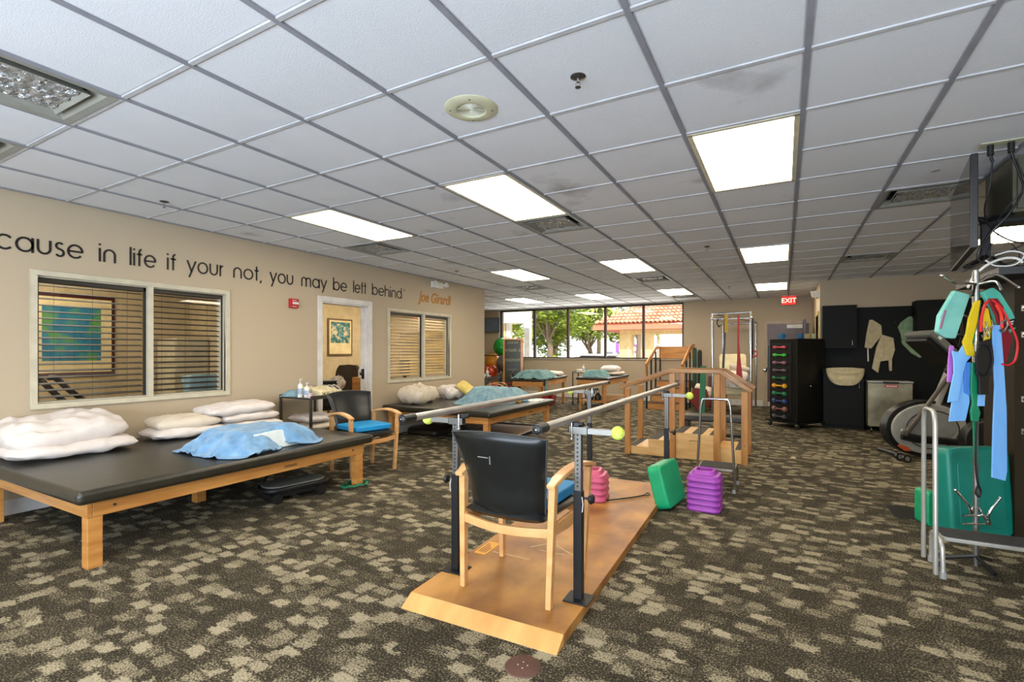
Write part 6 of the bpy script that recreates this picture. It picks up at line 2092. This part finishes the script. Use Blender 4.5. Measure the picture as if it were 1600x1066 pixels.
# roof planes with rows of half round tiles
TC = mat('terracotta_tiles', (214, 132, 98), .8, rgb2=(236, 176, 140), scale=(3, 3, 3))
ez, rz_ = 2.49, 4.5
rb = MB()
def tiles(b, x0, x1, ya, za, yb, zb, clipfun=None):
    n = int((x1 - x0) / .16)
    m_ = 16
    for i in range(n):
        xc = x0 + (i + .5) * .16
        for k in range(m_):
            t0, t1 = k / m_, (k + 1) / m_ + .012
            if clipfun and not clipfun(xc, t0):
                continue
            pts = []
            for t, rr2 in ((t0, .085), (t1, .07)):
                y = ya + (yb - ya) * t
                z = za + (zb - za) * t
                for a in range(0, 181, 45):
                    pts.append((xc + rr2 * math.cos(R(a)), y, z + rr2 * .9 * math.sin(R(a)) + (.03 if rr2 > .08 else 0)))
            b.raw(pts, [(q, q + 1, q + 6, q + 5) for q in range(4)])
tiles(rb, px0 - .2, 2.4, py0 - .55, ez, py0 + 3.0, rz_, lambda x, t: x > px0 - .2 + t * 3.6)
rb.build('roof_tiles', TC, r, smooth=60, weld=False)
MB().raw([(px0 - .25, py0 - .5, ez - .01), (2.4, py0 - .5, ez - .01), (2.4, py0 + 3, rz_ - .01), (px0 + 3.35, py0 + 3, rz_ - .01), (px0 - .25, py0 + 6, ez), (px0 + 3.3, py0 + 3.1, rz_ - .02)], [(0, 1, 2, 3), (0, 3, 5, 4)]).build('roof_deck', TC, r, smooth=0)
MB().prism([(py0 - .55, ez - .2), (py0 - .5, ez - .02), (py0 + .1, ez - .02), (py0 + .1, ez - .2)], px0 - .25, 2.4, 'x').prism([(px0 - .25, ez - .2), (px0 - .15, ez - .02), (px0 + .1, ez - .02), (px0 + .1, ez - .2)], py0 - .5, py0 + 5, 'y').build('fascia', mat('terracotta_fascia', (206, 128, 96), .8), r, bev=.01)
# porch element at the left end of the window
r = E('white_porch', 'white porch post and beam close outside the left end of the window', 'building', (0, 0, -.15))
MB().box(-9.1, -7.85, 14.6, 15.4, 2.45, 3.2).build('beam', mat('bright_white_paint', (244, 240, 232), .7), r)
MB().box(-8.95, -8.45, 14.8, 15.3, 0, 2.45).build('column', CRW, r)
MB().box(-8.42, -8.28, 14.8, 14.95, 0, 2.45).build('trim_board', MATS['bright_white_paint'], r)
MB().box(-7.62, -7.42, 14.6, 14.8, 0, 3.2).box(-7.7, -7.34, 14.55, 14.85, 1.0, 1.15).build('post', MATS['bright_white_paint'], r)
# far shop building with coloured letters
r = E('shop_front', 'distant white shop building with purple and orange lettering', 'building', (0, 0, -.15))
MB().box(-15, 9, 40, 41, 0, 2.9).build('facade', mat('shop_white', (244, 240, 238), .8), r)
PL = mat('sign_purple', (150, 90, 176), .6)
OR = mat('sign_orange', (236, 128, 70), .6)
MB().box(-12.22, -11.98, 39.9, 40, 1.42, 2.35).build('sign_bar', PL, r)
d_ = [(-10.62 + .27 * math.cos(2 * PI * t / 32), 39.9, 1.76 + .27 * math.sin(2 * PI * t / 32)) for t in range(32)]
MB().tube(d_, .09, 8, closed=True).box(-10.40, -10.22, 39.85, 40, 1.42, 2.36).build('sign_letter', PL, r)
MB().box(-10.21, -9.98, 39.85, 40, 1.42, 2.36).build('sign_bar', OR, r)
for k in range(4):
    MB().box(-13 + k * .9, -12.5 + k * .9, 39.95, 40, .9, 1.5).build('window', mat('shop_window', (120, 120, 130), .3), r)
MB().box(-14, -9, 39.8, 39.9, .55, .75).build('awning', mat('brick_red', (180, 90, 80), .7), r)
# parked car
r = E('parked_car', 'white parked car beyond the window sill', 'car', (-7.6, 22.6, -.15), R(8))
MB().prism([(-2.0, .3), (2.0, .3), (2.05, .75), (1.3, .9), (.8, 1.35), (-.9, 1.38), (-1.6, .95), (-2.05, .85)], -.8, .8, 'y').build('body', mat('car_white', (240, 240, 240), .3), r, bev=.08, seg=3)
MB().prism([(1.15, .93), (.75, 1.27), (-.8, 1.30), (-1.35, .97)], -.815, .815, 'y').build('side_window', BLACKP, r, bev=.01)
for x in (-1.3, 1.3):
    for s in (-1, 1):
        MB().cyl((x, s * .7, .32), (x, s * .84, .32), .32, 20).build('wheel', BLACKP, r)
# pavers: low hedge below the trees
tag(MB().box(-13, -5.6, 30, 31, 0, .8).build('garden_wall', mat('pinkish_wall', (226, 200, 190), .8)), 'low pinkish wall beyond the parked car', 'wall', loc=(0, 0, -.15))
